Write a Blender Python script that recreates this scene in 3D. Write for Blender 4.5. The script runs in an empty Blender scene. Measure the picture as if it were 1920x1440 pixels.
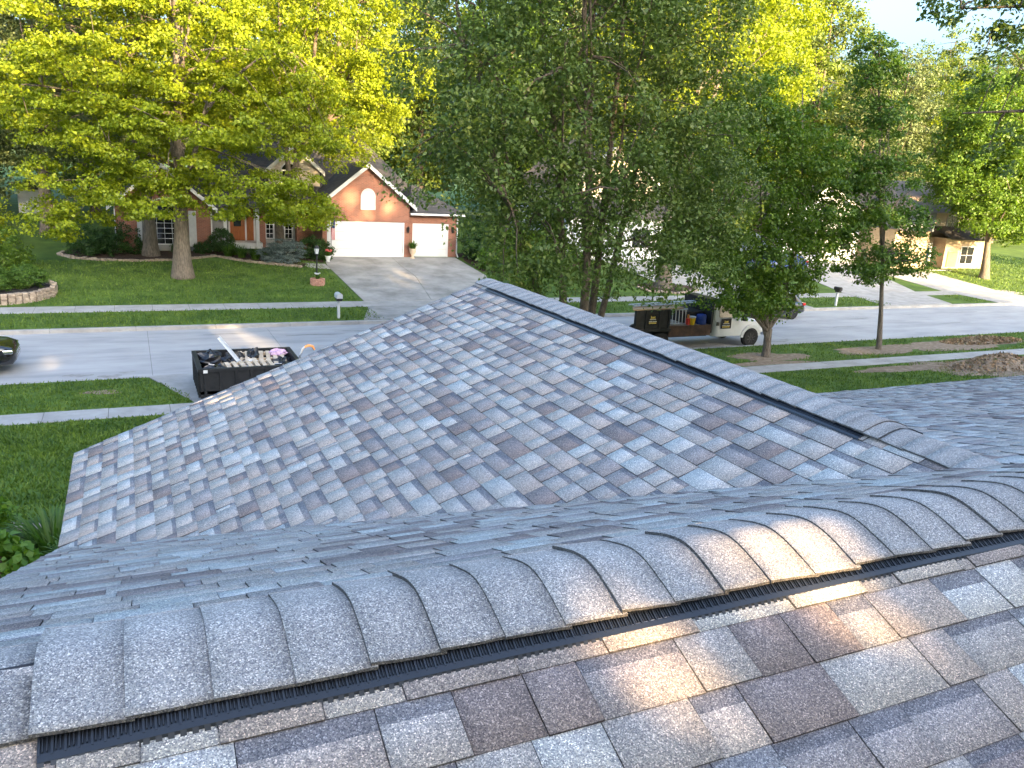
import bpy, math, random
import numpy as np
from mathutils import Vector, Matrix

# ------------------------------------------------------------------ camera, sky, sun, exposure
SC = bpy.context.scene
COL = SC.collection
H = 7.1                                    # camera height above the street (street = 0)
YAW, PIT, ROL, FPX = math.radians(25.7), math.radians(15.0), math.radians(3.3), 1510.0
def cam_rows():
    cy, sy = math.cos(YAW), math.sin(YAW)
    A = np.array([[cy, -sy, 0], [sy, cy, 0], [0, 0, 1.]])
    B = np.array([[1, 0, 0], [0, 0, -1], [0, 1, 0.]])
    cp, sp = math.cos(PIT), math.sin(PIT)
    P = np.array([[1, 0, 0], [0, cp, -sp], [0, sp, cp]])
    cr, sr = math.cos(ROL), math.sin(ROL)
    Q = np.array([[cr, -sr, 0], [sr, cr, 0], [0, 0, 1.]])
    return Q @ P @ B @ A
CM = cam_rows()
def proj(p):                               # world point -> photo pixel (used only to rank shingles by size)
    c = CM @ (np.array(p, float) - np.array([0, 0, H]))
    return 960 + FPX * c[0] / c[2], 720 + FPX * c[1] / c[2], c[2]
cd = bpy.data.cameras.new('camera'); cam = bpy.data.objects.new('camera', cd); COL.objects.link(cam)
r, d, f = CM[0], CM[1], CM[2]
cam.matrix_world = Matrix(((r[0], -d[0], -f[0], 0), (r[1], -d[1], -f[1], 0), (r[2], -d[2], -f[2], H), (0, 0, 0, 1)))
cd.sensor_width = 36; cd.lens = FPX / 1920 * 36; cd.clip_start = .05; cd.clip_end = 2000
SC.camera = cam
SUN_EL, SUN_AZ = math.radians(12.5), math.radians(171.5)   # low sun behind the camera
w = bpy.data.worlds.new('World'); SC.world = w; w.use_nodes = True
nt = w.node_tree; bg = nt.nodes['Background']
sky = nt.nodes.new('ShaderNodeTexSky'); sky.sky_type = 'NISHITA'; sky.sun_disc = False
sky.sun_elevation = SUN_EL; sky.sun_rotation = SUN_AZ; sky.air_density = 1.0; sky.dust_density = 8.5; sky.ozone_density = 3.0
nt.links.new(sky.outputs[0], bg.inputs[0]); bg.inputs[1].default_value = .15
sl = bpy.data.lights.new('sun', 'SUN'); sl.energy = 3.3; sl.angle = math.radians(.6); sl.color = (1.0, .71, .38)
so = bpy.data.objects.new('sun', sl); COL.objects.link(so)
so.location = (0, -30, 40); so.rotation_euler = (math.radians(90) - SUN_EL, 0, math.pi - SUN_AZ)
SC.view_settings.view_transform = 'Standard'; SC.view_settings.look = 'None'
SC.view_settings.exposure = 3.2; SC.view_settings.gamma = 1.0

rnd = random.Random(7)
rng = np.random.default_rng(11)

# ------------------------------------------------------------------ materials
MATS = {}
def newmat(name):
    m = bpy.data.materials.new(name); m.use_nodes = True; MATS[name] = m
    n = m.node_tree.nodes; b = n['Principled BSDF']
    return m, n, m.node_tree.links, b
def pos_node(n, l, scale=(1, 1, 1)):
    g = n.new('ShaderNodeNewGeometry'); mp = n.new('ShaderNodeMapping'); mp.inputs['Scale'].default_value = scale
    l.new(g.outputs['Position'], mp.inputs['Vector']); return mp.outputs[0]
def mat(name, c1, c2=None, scale=4, rough=.8, bump=0., bscale=None, metal=0., spec=.3, stretch=(1, 1, 1), c3=None, detail=6, alpha=None, trans=0., coat=0.):
    m, n, l, b = newmat(name)
    b.inputs['Roughness'].default_value = rough; b.inputs['Metallic'].default_value = metal
    b.inputs['Specular IOR Level'].default_value = spec
    if coat: b.inputs['Coat Weight'].default_value = coat; b.inputs['Coat Roughness'].default_value = .06
    if trans: b.inputs['Transmission Weight'].default_value = trans
    if c2 is None: b.inputs['Base Color'].default_value = (*c1, 1)
    v = None
    if c2 is not None or bump: v = pos_node(n, l, stretch)
    if c2 is not None:
        t = n.new('ShaderNodeTexNoise'); t.inputs['Scale'].default_value = scale; t.inputs['Detail'].default_value = detail; t.inputs['Roughness'].default_value = .65
        l.new(v, t.inputs['Vector'])
        rp = n.new('ShaderNodeValToRGB'); e = rp.color_ramp.elements
        e[0].position = .36; e[0].color = (*c1, 1); e[1].position = .66; e[1].color = (*c2, 1)
        if c3: x = e.new(.52); x.color = (*c3, 1)
        l.new(t.outputs[0], rp.inputs[0]); l.new(rp.outputs[0], b.inputs['Base Color'])
    if bump:
        t2 = n.new('ShaderNodeTexNoise'); t2.inputs['Scale'].default_value = bscale or scale * 4; t2.inputs['Detail'].default_value = 4
        l.new(v, t2.inputs['Vector'])
        bp = n.new('ShaderNodeBump'); bp.inputs['Strength'].default_value = bump; bp.inputs['Distance'].default_value = .05 if 'bark' in name else .02
        l.new(t2.outputs[0], bp.inputs['Height']); l.new(bp.outputs[0], b.inputs['Normal'])
    return m
def leafmat(name, cols, trans=.35, rough=.5):
    m, n, l, b = newmat(name)
    g = n.new('ShaderNodeNewGeometry'); rp = n.new('ShaderNodeValToRGB'); el = rp.color_ramp.elements
    el[0].position = 0; el[0].color = (*cols[0], 1); el[1].position = 1; el[1].color = (*cols[-1], 1)
    for i, c in enumerate(cols[1:-1]): x = el.new((i + 1) / (len(cols) - 1)); x.color = (*c, 1)
    l.new(g.outputs['Random Per Island'], rp.inputs[0]); l.new(rp.outputs[0], b.inputs['Base Color'])
    b.inputs['Roughness'].default_value = rough; b.inputs['Specular IOR Level'].default_value = .35
    tr = n.new('ShaderNodeBsdfTranslucent'); mx = n.new('ShaderNodeMixShader'); mx.inputs[0].default_value = trans
    hs = n.new('ShaderNodeHueSaturation'); hs.inputs['Value'].default_value = 1.25; hs.inputs['Saturation'].default_value = 1.1
    l.new(rp.outputs[0], hs.inputs['Color']); l.new(hs.outputs[0], tr.inputs[0])
    out = n['Material Output']; l.new(b.outputs[0], mx.inputs[1]); l.new(tr.outputs[0], mx.inputs[2]); l.new(mx.outputs[0], out.inputs[0])
    return m
def shinglemat(name, use_attr=True, base=(.24, .23, .23)):
    m, n, l, b = newmat(name)
    b.inputs['Roughness'].default_value = 1.0; b.inputs['Specular IOR Level'].default_value = .03
    v = pos_node(n, l)
    t = n.new('ShaderNodeTexVoronoi'); t.inputs['Scale'].default_value = 400; t.inputs['Randomness'].default_value = 1
    l.new(v, t.inputs['Vector']); sp_ = n.new('ShaderNodeSeparateColor'); l.new(t.outputs['Color'], sp_.inputs[0])
    rp = n.new('ShaderNodeValToRGB'); e = rp.color_ramp.elements
    e[0].position = .0; e[0].color = (.42, .41, .45, 1); e[1].position = 1.0; e[1].color = (2.3, 2.2, 2.05, 1)
    for q_, c_ in ((.28, (.70, .70, .73, 1)), (.52, (.95, .93, .92, 1)), (.72, (1.12, 1.05, .96, 1)), (.88, (1.45, 1.40, 1.34, 1))): x = e.new(q_); x.color = c_
    l.new(sp_.outputs[0], rp.inputs[0])
    t3 = n.new('ShaderNodeTexNoise'); t3.inputs['Scale'].default_value = 9; t3.inputs['Detail'].default_value = 3
    l.new(v, t3.inputs['Vector'])
    mr = n.new('ShaderNodeMapRange'); mr.inputs['To Min'].default_value = .82; mr.inputs['To Max'].default_value = 1.18
    l.new(t3.outputs[0], mr.inputs[0])
    mx = n.new('ShaderNodeMix'); mx.data_type = 'RGBA'; mx.blend_type = 'MULTIPLY'; mx.inputs[0].default_value = 1
    if use_attr:
        a = n.new('ShaderNodeAttribute'); a.attribute_name = 'tint'; l.new(a.outputs['Color'], mx.inputs[6])
    else: mx.inputs[6].default_value = (*base, 1)
    l.new(rp.outputs[0], mx.inputs[7])
    mx2 = n.new('ShaderNodeMix'); mx2.data_type = 'RGBA'; mx2.blend_type = 'MULTIPLY'; mx2.inputs[0].default_value = 1
    l.new(mx.outputs[2], mx2.inputs[6]); l.new(mr.outputs[0], mx2.inputs[7])
    l.new(mx2.outputs[2], b.inputs['Base Color'])
    bp = n.new('ShaderNodeBump'); bp.inputs['Strength'].default_value = .3; bp.inputs['Distance'].default_value = .002
    l.new(t.outputs['Distance'], bp.inputs['Height']); l.new(bp.outputs[0], b.inputs['Normal'])
    return m
def brickmat(name, c1, c2, mortar):
    m, n, l, b = newmat(name); b.inputs['Roughness'].default_value = .9
    g = n.new('ShaderNodeNewGeometry'); sx = n.new('ShaderNodeSeparateXYZ'); l.new(g.outputs['Position'], sx.inputs[0])
    ad = n.new('ShaderNodeMath'); ad.operation = 'ADD'; l.new(sx.outputs[0], ad.inputs[0]); l.new(sx.outputs[1], ad.inputs[1])
    cb = n.new('ShaderNodeCombineXYZ'); l.new(ad.outputs[0], cb.inputs[0]); l.new(sx.outputs[2], cb.inputs[1])
    t = n.new('ShaderNodeTexBrick'); t.inputs['Scale'].default_value = 1; t.inputs['Brick Width'].default_value = .21; t.inputs['Row Height'].default_value = .072
    t.inputs['Mortar Size'].default_value = .007; t.inputs['Color1'].default_value = (*c1, 1); t.inputs['Color2'].default_value = (*c2, 1); t.inputs['Mortar'].default_value = (*mortar, 1)
    l.new(cb.outputs[0], t.inputs['Vector'])
    nz = n.new('ShaderNodeTexNoise'); nz.inputs['Scale'].default_value = 1.3; nz.inputs['Detail'].default_value = 5; l.new(g.outputs['Position'], nz.inputs['Vector'])
    mr = n.new('ShaderNodeMapRange'); mr.inputs['To Min'].default_value = .75; mr.inputs['To Max'].default_value = 1.25; l.new(nz.outputs[0], mr.inputs[0])
    mx = n.new('ShaderNodeMix'); mx.data_type = 'RGBA'; mx.blend_type = 'MULTIPLY'; mx.inputs[0].default_value = 1
    l.new(t.outputs[0], mx.inputs[6]); l.new(mr.outputs[0], mx.inputs[7]); l.new(mx.outputs[2], b.inputs['Base Color'])
    bp = n.new('ShaderNodeBump'); bp.inputs['Strength'].default_value = .6; bp.inputs['Distance'].default_value = .01; bp.invert = True
    l.new(t.outputs['Fac'], bp.inputs['Height']); l.new(bp.outputs[0], b.inputs['Normal'])
    return m
def sidingmat(name, c, rowh=.12):
    m, n, l, b = newmat(name); b.inputs['Roughness'].default_value = .6
    g = n.new('ShaderNodeNewGeometry'); sx = n.new('ShaderNodeSeparateXYZ'); l.new(g.outputs['Position'], sx.inputs[0])
    dv = n.new('ShaderNodeMath'); dv.operation = 'DIVIDE'; dv.inputs[1].default_value = rowh; l.new(sx.outputs[2], dv.inputs[0])
    fr = n.new('ShaderNodeMath'); fr.operation = 'FRACT'; l.new(dv.outputs[0], fr.inputs[0])
    nz = n.new('ShaderNodeTexNoise'); nz.inputs['Scale'].default_value = 2; nz.inputs['Detail'].default_value = 5; l.new(g.outputs['Position'], nz.inputs['Vector'])
    rp = n.new('ShaderNodeValToRGB'); e = rp.color_ramp.elements; e[0].color = (c[0] * .85, c[1] * .85, c[2] * .85, 1); e[1].color = (*c, 1); e[0].position = .3; e[1].position = .6
    l.new(nz.outputs[0], rp.inputs[0]); l.new(rp.outputs[0], b.inputs['Base Color'])
    bp = n.new('ShaderNodeBump'); bp.inputs['Strength'].default_value = 1; bp.inputs['Distance'].default_value = .03; bp.invert = True
    l.new(fr.outputs[0], bp.inputs['Height']); l.new(bp.outputs[0], b.inputs['Normal'])
    return m
def roofmat(name, c1, c2):
    m, n, l, b = newmat(name); b.inputs['Roughness'].default_value = .95
    g = n.new('ShaderNodeNewGeometry'); sx = n.new('ShaderNodeSeparateXYZ'); l.new(g.outputs['Position'], sx.inputs[0])
    ad = n.new('ShaderNodeMath'); ad.operation = 'ADD'; l.new(sx.outputs[0], ad.inputs[0]); l.new(sx.outputs[1], ad.inputs[1])
    cb = n.new('ShaderNodeCombineXYZ'); l.new(ad.outputs[0], cb.inputs[0]); l.new(sx.outputs[2], cb.inputs[1])
    t = n.new('ShaderNodeTexBrick'); t.inputs['Scale'].default_value = 1; t.inputs['Brick Width'].default_value = .3; t.inputs['Row Height'].default_value = .085
    t.inputs['Mortar Size'].default_value = .006; t.inputs['Color1'].default_value = (*c1, 1); t.inputs['Color2'].default_value = (*c2, 1); t.inputs['Mortar'].default_value = (c1[0] * .4, c1[1] * .4, c1[2] * .4, 1)
    l.new(cb.outputs[0], t.inputs['Vector'])
    nz = n.new('ShaderNodeTexNoise'); nz.inputs['Scale'].default_value = .8; nz.inputs['Detail'].default_value = 6; l.new(g.outputs['Position'], nz.inputs['Vector'])
    mr = n.new('ShaderNodeMapRange'); mr.inputs['To Min'].default_value = .7; mr.inputs['To Max'].default_value = 1.3; l.new(nz.outputs[0], mr.inputs[0])
    mx = n.new('ShaderNodeMix'); mx.data_type = 'RGBA'; mx.blend_type = 'MULTIPLY'; mx.inputs[0].default_value = 1
    l.new(t.outputs[0], mx.inputs[6]); l.new(mr.outputs[0], mx.inputs[7]); l.new(mx.outputs[2], b.inputs['Base Color'])
    return m

M_SH = shinglemat('granule_shingle')
M_CAP = shinglemat('granule_cap')
M_BLACKP = mat('black_vent_plastic', (.024, .028, .036), rough=.42, spec=.5)
M_DECK = mat('underlayment', (.05, .05, .055), rough=.95)
M_GRASS = mat('lawn', (.045, .095, .013), (.085, .165, .024), scale=.55, rough=.95, bump=.5, bscale=26, c3=(.062, .125, .018), detail=15)
M_BLADE = leafmat('grass_blade', [(.05, .105, .012), (.085, .165, .022), (.13, .22, .038)], trans=.25, rough=.6)
def patchy(m, amount=.35):
    n, l = m.node_tree.nodes, m.node_tree.links; b = n['Principled BSDF']; src = b.inputs['Base Color'].links[0].from_socket
    v = pos_node(n, l, (1, 1, .2)); t = n.new('ShaderNodeTexNoise'); t.inputs['Scale'].default_value = .9; t.inputs['Detail'].default_value = 8; t.inputs['Roughness'].default_value = .7; l.new(v, t.inputs['Vector'])
    rp = n.new('ShaderNodeValToRGB'); e = rp.color_ramp.elements; e[0].position = .34; e[0].color = (.62, .66, .62, 1); e[1].position = .68; e[1].color = (1.45, 1.18, 1.1, 1); l.new(t.outputs[0], rp.inputs[0])
    mx = n.new('ShaderNodeMix'); mx.data_type = 'RGBA'; mx.blend_type = 'MULTIPLY'; mx.inputs[0].default_value = 1; l.new(src, mx.inputs[6]); l.new(rp.outputs[0], mx.inputs[7])
    for k in list(src.links):
        if k.to_node != mx: to = k.to_socket; l.remove(k); l.new(mx.outputs[2], to)
patchy(M_BLADE); patchy(M_GRASS)
M_STREET = mat('street_concrete', (.28, .28, .28), (.39, .385, .38), scale=.9, rough=.85, bump=.15, bscale=40, c3=(.345, .34, .335), stretch=(.35, 1.2, 1), detail=9)
M_JOINT = mat('dark_joint', (.10, .095, .09), rough=.95)
M_WALK = mat('sidewalk_concrete', (.27, .26, .245), (.37, .36, .34), scale=1.6, rough=.9, bump=.15, bscale=50, detail=9)
M_DRIVE = mat('driveway_concrete', (.20, .195, .18), (.345, .335, .315), scale=.8, rough=.9, bump=.12, bscale=40, c3=(.285, .275, .26), detail=9)
M_DIRT = mat('bare_soil', (.16, .115, .075), (.30, .235, .17), scale=5, rough=1, bump=.8, bscale=25, c3=(.22, .165, .115))
M_MULCH = mat('dark_mulch', (.022, .015, .011), (.075, .045, .03), scale=14, rough=1, bump=1, bscale=40)
M_BMULCH = mat('black_mulch', (.012, .012, .014), (.05, .047, .046), scale=14, rough=1, bump=1, bscale=40)
M_EDGE = mat('edging_stone', (.22, .17, .13), (.40, .33, .26), scale=6, rough=.95, bump=.5)
M_BRICK = brickmat('red_brick', (.30, .115, .07), (.23, .088, .056), (.28, .21, .165))
M_TBRICK = brickmat('tan_brick', (.40, .30, .19), (.31, .23, .15), (.38, .33, .27))
M_WHITE = mat('white_paint', (.56, .565, .565), (.62, .625, .625), scale=2, rough=.5)
M_TRIM = mat('grey_trim', (.42, .43, .43), (.50, .51, .51), scale=3, rough=.6)
M_WSIDE = sidingmat('white_siding', (.56, .59, .62))
M_GSIDE = sidingmat('grey_siding', (.27, .28, .285))
M_CREAM = sidingmat('cream_siding', (.56, .48, .38))
M_BSIDE = sidingmat('blue_grey_siding', (.16, .19, .23), .2)
M_ROOFD = roofmat('dark_far_roof', (.045, .043, .045), (.075, .07, .068))
M_ROOFT = roofmat('brown_far_roof', (.30, .22, .16), (.22, .16, .12))
M_GLASS = mat('window_glass', (.012, .014, .016), rough=.06, spec=.7)
M_WOODD = mat('stained_door_wood', (.24, .075, .022), (.34, .12, .04), scale=5, stretch=(6, 6, .6), rough=.45)
M_CEDAR = mat('cedar_boards', (.34, .16, .07), (.44, .23, .11), scale=5, stretch=(.6, .6, 8), rough=.7)
M_BLKMET = mat('black_metal', (.014, .014, .015), rough=.45, spec=.5)
M_BARK = mat('grey_bark', (.095, .078, .060), (.21, .18, .145), scale=7, rough=.95, bump=1., bscale=16, stretch=(3, 3, .5))
M_BARK2 = mat('brown_bark', (.085, .065, .048), (.17, .135, .10), scale=9, rough=.95, bump=.8, bscale=24, stretch=(2.5, 2.5, .6))
M_OAK = leafmat('oak_leaf', [(.115, .175, .009), (.20, .25, .011), (.275, .325, .013), (.145, .205, .011)], .38)
M_PEAR = leafmat('pear_leaf', [(.062, .105, .020), (.098, .152, .028), (.140, .195, .046), (.078, .125, .022)], .36, .42)
M_MAPLE = leafmat('maple_leaf', [(.055, .112, .013), (.092, .165, .018), (.135, .215, .024)], .4)
M_YOUNG = leafmat('young_leaf', [(.045, .10, .014), (.075, .145, .018), (.11, .185, .024)], .36)
M_LOCUST = leafmat('yellow_green_leaf', [(.17, .235, .010), (.235, .29, .013), (.285, .335, .016), (.14, .195, .010)], .42)
M_BGLEAF = leafmat('wood_leaf', [(.075, .125, .016), (.13, .18, .022), (.17, .215, .034), (.055, .095, .016)], .36)
M_GREYG = leafmat('grey_green_leaf', [(.075, .11, .035), (.12, .155, .055), (.15, .18, .065)], .3)
M_SHRUB = leafmat('shrub_leaf', [(.018, .050, .010), (.035, .085, .016), (.05, .105, .022)], .2, .45)
M_BOX = leafmat('boxwood_leaf', [(.035, .085, .010), (.065, .135, .016), (.09, .165, .02)], .2)
M_LSHRUB = leafmat('lime_shrub_leaf', [(.07, .16, .016), (.11, .21, .022), (.15, .25, .03)], .35)
M_SPRUCE = leafmat('blue_spruce_needle', [(.085, .13, .125), (.14, .19, .18), (.20, .25, .235)], .1)
M_LILY = leafmat('lily_leaf', [(.035, .09, .012), (.07, .14, .018), (.10, .17, .03)], .3)
M_YELLOW = mat('yellow_plastic', (.65, .42, .02), rough=.4)
M_BLUEP = mat('blue_plastic', (.02, .05, .22), rough=.4)
M_RED = mat('red_plastic', (.5, .03, .02), rough=.4)
M_ALU = mat('aluminium', (.62, .63, .65), rough=.35, metal=.8)
M_SILVER = mat('silver_paint', (.50, .52, .53), (.55, .57, .58), scale=3, rough=.3, coat=.6, spec=.5)
M_BLACKPAINT = mat('black_car_paint', (.008, .008, .009), rough=.15, coat=1., spec=.6)
M_BLUEPAINT = mat('blue_car_paint', (.015, .04, .16), rough=.2, coat=1.)
M_CHROME = mat('chrome', (.75, .76, .77), rough=.12, metal=1)
M_TYRE = mat('tyre_rubber', (.018, .018, .018), rough=.85)
M_RIM = mat('dark_rim', (.06, .06, .06), rough=.5, metal=.4)
M_AMBER = mat('tail_lamp_red', (.45, .015, .012), rough=.2)
M_BOXBLK = mat('black_painted_steel', (.012, .013, .015), (.024, .025, .027), scale=5, rough=.5)
M_RUST = mat('rusty_steel', (.055, .035, .028), (.12, .07, .05), scale=4, rough=.8)
M_PLY = mat('weathered_plywood', (.26, .17, .09), (.40, .28, .16), scale=3, stretch=(1, 6, 1), rough=.8)
M_DECKW = mat('tan_bed_boards', (.24, .20, .155), (.33, .285, .225), scale=4, rough=.9)
M_PALLET = mat('pallet_wood', (.42, .33, .23), (.58, .48, .36), scale=6, rough=.85)
M_BAG = mat('black_rubbish_bag', (.014, .014, .017), rough=.28, spec=.6)
M_SIGNB = mat('sign_black', (.012, .012, .014), rough=.5)
M_SIGNY = mat('sign_yellow', (.70, .52, .10), rough=.6)
M_SIGNW = mat('sign_white', (.62, .62, .60), rough=.6)
M_FRED = mat('flag_red', (.45, .02, .03), rough=.8)
M_FBLUE = mat('flag_blue', (.02, .03, .10), rough=.8)
M_PINK = mat('pink_flower', (.70, .16, .14), rough=.7)
M_PLILAC = mat('lilac_tarp', (.62, .42, .60), rough=.7)
M_TERRA = mat('cream_pottery', (.62, .47, .32), (.70, .55, .40), scale=6, rough=.7)
M_BEIGE = sidingmat('beige_siding', (.50, .46, .40))
M_ORANGE = mat('orange_paint', (.62, .24, .05), rough=.45)
M_BRK1 = mat('planter_brick', (.42, .20, .14), (.52, .30, .22), scale=9, rough=.9)
M_SHED = mat('pale_shed_boards', (.50, .52, .54), (.58, .60, .62), scale=3, rough=.7)

# ------------------------------------------------------------------ mesh helpers
OFF = {}
def tag(o, label=None, cat=None, group=None, kind=None):
    if label: o['label'] = label
    if cat: o['category'] = cat
    if group: o['group'] = group
    if kind: o['kind'] = kind
    return o
def thing(name, label, cat, loc, group=None):
    o = bpy.data.objects.new(name, None); o.empty_display_size = .2; COL.objects.link(o); o.location = loc
    OFF[o.name] = Vector(loc); return tag(o, label, cat, group)
class MB:
    def __init__(s): s.v = []; s.f = []; s.m = []
    def add(s, vs, fs, m=0):
        k = len(s.v); s.v += [tuple(p) for p in vs]; s.f += [tuple(i + k for i in f) for f in fs]; s.m += [m] * len(fs); return s
    def box(s, x0, x1, y0, y1, z0, z1, m=0, M=None):
        vs = [Vector(p) for p in ((x0, y0, z0), (x1, y0, z0), (x1, y1, z0), (x0, y1, z0), (x0, y0, z1), (x1, y0, z1), (x1, y1, z1), (x0, y1, z1))]
        if M is not None: vs = [M @ p for p in vs]
        return s.add(vs, [(0, 3, 2, 1), (4, 5, 6, 7), (0, 1, 5, 4), (1, 2, 6, 5), (2, 3, 7, 6), (3, 0, 4, 7)], m)
    def poly(s, pts, m=0): return s.add(pts, [tuple(range(len(pts)))], m)
    def prism_y(s, pts, y0, y1, m=0):        # polygon in XZ (counter-clockwise seen from -Y) extruded along Y
        n = len(pts); vs = [(x, y0, z) for x, z in pts] + [(x, y1, z) for x, z in pts]
        return s.add(vs, [tuple(range(n)), tuple(range(2 * n - 1, n - 1, -1))] + [(i, i + n, (i + 1) % n + n, (i + 1) % n) for i in range(n)], m)
    def prism_z(s, pts, z0, z1, m=0):
        n = len(pts); vs = [(x, y, z0) for x, y in pts] + [(x, y, z1) for x, y in pts]
        return s.add(vs, [tuple(range(n - 1, -1, -1)), tuple(range(n, 2 * n))] + [(i, (i + 1) % n, (i + 1) % n + n, i + n) for i in range(n)], m)
    def prism_x(s, pts, x0, x1, m=0):        # polygon in YZ
        n = len(pts); vs = [(x0, y, z) for y, z in pts] + [(x1, y, z) for y, z in pts]
        return s.add(vs, [tuple(range(n - 1, -1, -1)), tuple(range(n, 2 * n))] + [(i, (i + 1) % n, (i + 1) % n + n, i + n) for i in range(n)], m)
    def tube(s, pts, rad, n=6, m=0, cap=True):
        pts = [Vector(p) for p in pts]; rings = []; k = len(s.v)
        if not hasattr(rad, '__len__'): rad = [rad] * len(pts)
        ref = Vector((.31, .17, .93)) if abs((pts[-1] - pts[0]).normalized().z) < .9 else Vector((1, .1, 0))
        for i, p in enumerate(pts):
            t = (pts[min(i + 1, len(pts) - 1)] - pts[max(i - 1, 0)]).normalized()
            a = t.cross(ref).normalized(); b = t.cross(a)
            for j in range(n):
                th = 2 * math.pi * j / n
                s.v.append(tuple(p + (a * math.cos(th) + b * math.sin(th)) * rad[i]))
        for i in range(len(pts) - 1):
            for j in range(n):
                a0 = k + i * n + j; a1 = k + i * n + (j + 1) % n
                s.f.append((a0, a0 + n, a1 + n, a1)); s.m.append(m)
        if cap:
            s.f.append(tuple(k + j for j in range(n))); s.m.append(m)
            s.f.append(tuple(k + (len(pts) - 1) * n + j for j in range(n - 1, -1, -1))); s.m.append(m)
        return s
    def lathe(s, prof, c, n=16, m=0, axis='z'):
        k = len(s.v)
        for r_, h in prof:
            for j in range(n):
                a = 2 * math.pi * j / n
                x, y, z = r_ * math.cos(a), r_ * math.sin(a), h
                if axis == 'y': x, y, z = x, h, y
                elif axis == 'x': x, y, z = h, x, y
                s.v.append((c[0] + x, c[1] + y, c[2] + z))
        for i in range(len(prof) - 1):
            for j in range(n):
                a0 = k + i * n + j; a1 = k + i * n + (j + 1) % n
                s.f.append((a0, a1, a1 + n, a0 + n)); s.m.append(m)
        for i, rev in ((0, True), (len(prof) - 1, False)):
            if prof[i][0] > 1e-4:
                q = [k + i * n + j for j in range(n)]; s.f.append(tuple(q[::-1] if rev else q)); s.m.append(m)
        return s
    def build(s, name, mats, parent=None, origin=None, smooth=False, bevel=0):
        off = Vector((0, 0, 0))
        if parent is not None: off = OFF.get(parent.name, off)
        elif origin is not None: off = Vector(origin)
        me = bpy.data.meshes.new(name)
        me.from_pydata([tuple(Vector(p) - off) for p in s.v], [], s.f)
        mats = mats if isinstance(mats, (list, tuple)) else [mats]
        for q in mats: me.materials.append(q)
        if len(mats) > 1: me.polygons.foreach_set('material_index', s.m)
        if smooth: me.polygons.foreach_set('use_smooth', [True] * len(s.f))
        me.update()
        o = bpy.data.objects.new(name, me); COL.objects.link(o)
        if parent is not None: o.parent = parent
        elif origin is not None: o.location = origin
        OFF[o.name] = off
        if bevel:
            b = o.modifiers.new('bevel', 'BEVEL'); b.width = bevel; b.segments = 2; b.limit_method = 'ANGLE'
        return o
def part(name, mats, parent, fn, **kw):
    b = MB(); fn(b); return b.build(name, mats, parent, **kw)
def struct(o): o['kind'] = 'structure'; return o
def np_mesh(name, V, F, mats, parent=None, origin=None, tint=None):
    """V (n,3), F (m,4) quads."""
    off = np.zeros(3)
    if parent is not None: off = np.array(OFF.get(parent.name, (0, 0, 0)))
    elif origin is not None: off = np.array(origin)
    me = bpy.data.meshes.new(name); V = np.asarray(V, np.float32) - off.astype(np.float32); F = np.asarray(F, np.int32)
    me.vertices.add(len(V)); me.vertices.foreach_set('co', V.ravel())
    me.loops.add(F.size); me.loops.foreach_set('vertex_index', F.ravel())
    me.polygons.add(len(F)); me.polygons.foreach_set('loop_start', np.arange(0, F.size, F.shape[1], dtype=np.int32))
    for q in (mats if isinstance(mats, (list, tuple)) else [mats]): me.materials.append(q)
    if tint is not None:
        a = me.attributes.new('tint', 'FLOAT_COLOR', 'FACE'); T = np.ones((len(F), 4), np.float32); T[:, :3] = tint; a.data.foreach_set('color', T.ravel())
    me.update(calc_edges=True)
    o = bpy.data.objects.new(name, me); COL.objects.link(o)
    if parent is not None: o.parent = parent
    elif origin is not None: o.location = origin
    OFF[o.name] = Vector(off); return o
def copy_tree(o, loc, rz=0, sc=1., label=None, group=None):
    c = o.copy(); COL.objects.link(c); c.location = loc; c.rotation_euler = (0, 0, rz); c.scale = (sc, sc, sc)
    if label: c['label'] = label
    if group: c['group'] = group
    for ch in o.children:
        k = ch.copy(); COL.objects.link(k); k.parent = c
        for g2 in ch.children: q = g2.copy(); COL.objects.link(q); q.parent = k
    return c

# ------------------------------------------------------------------ terrain profile
GY = [-120, -20, 0, 9, 22.5, 23.4, 26.75, 26.8, 34.88, 34.93, 38, 39.4, 50.4, 58, 80, 400]
GZ = [2, 1.6, 1.3, 1.2, .2, .2, .15, -.05, -.05, .15, .2, .22, 1.12, 1.5, 2.0, 3.0]
def g(y): return float(np.interp(y, GY, GZ))

# ------------------------------------------------------------------ ground, street, walks, drives
b = MB(); xs = list(range(-200, 321, 20))
ys = sorted(set(GY + [45, 65, 100, 150, 250]))
for j in range(len(ys) - 1):
    for i in range(len(xs) - 1):
        b.add([(xs[i], ys[j], g(ys[j])), (xs[i + 1], ys[j], g(ys[j])), (xs[i + 1], ys[j + 1], g(ys[j + 1])), (xs[i], ys[j + 1], g(ys[j + 1]))], [(0, 1, 2, 3)])
struct(b.build('ground', M_GRASS))
st = struct(MB().box(-60, 140, 26.95, 34.75, -.04, -.012).build('street', M_JOINT))
for i in range(22):
    for j in range(2):
        x0 = -18 + i * 4.6; y0 = 26.95 + j * 3.9
        struct_o = MB().box(x0 + .006, x0 + 4.594, y0 + .006, y0 + 3.894, -.011, .0 + rnd.uniform(-.001, .001)).build('street_slab', M_STREET, st)
for (ya, yb, nm) in ((26.74, 26.96, 'kerb'), (34.74, 34.96, 'kerb')):
    kb = struct(MB().box(-60, 140, ya + .03, yb - .03, -.04, .10).build(nm, M_JOINT))
    for i in range(26):
        x0 = -18 + i * 3.0
        MB().box(x0 + .005, x0 + 2.995, ya, yb, -.03, .152).build('kerb_stone', M_WALK, kb, bevel=.02)
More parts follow.
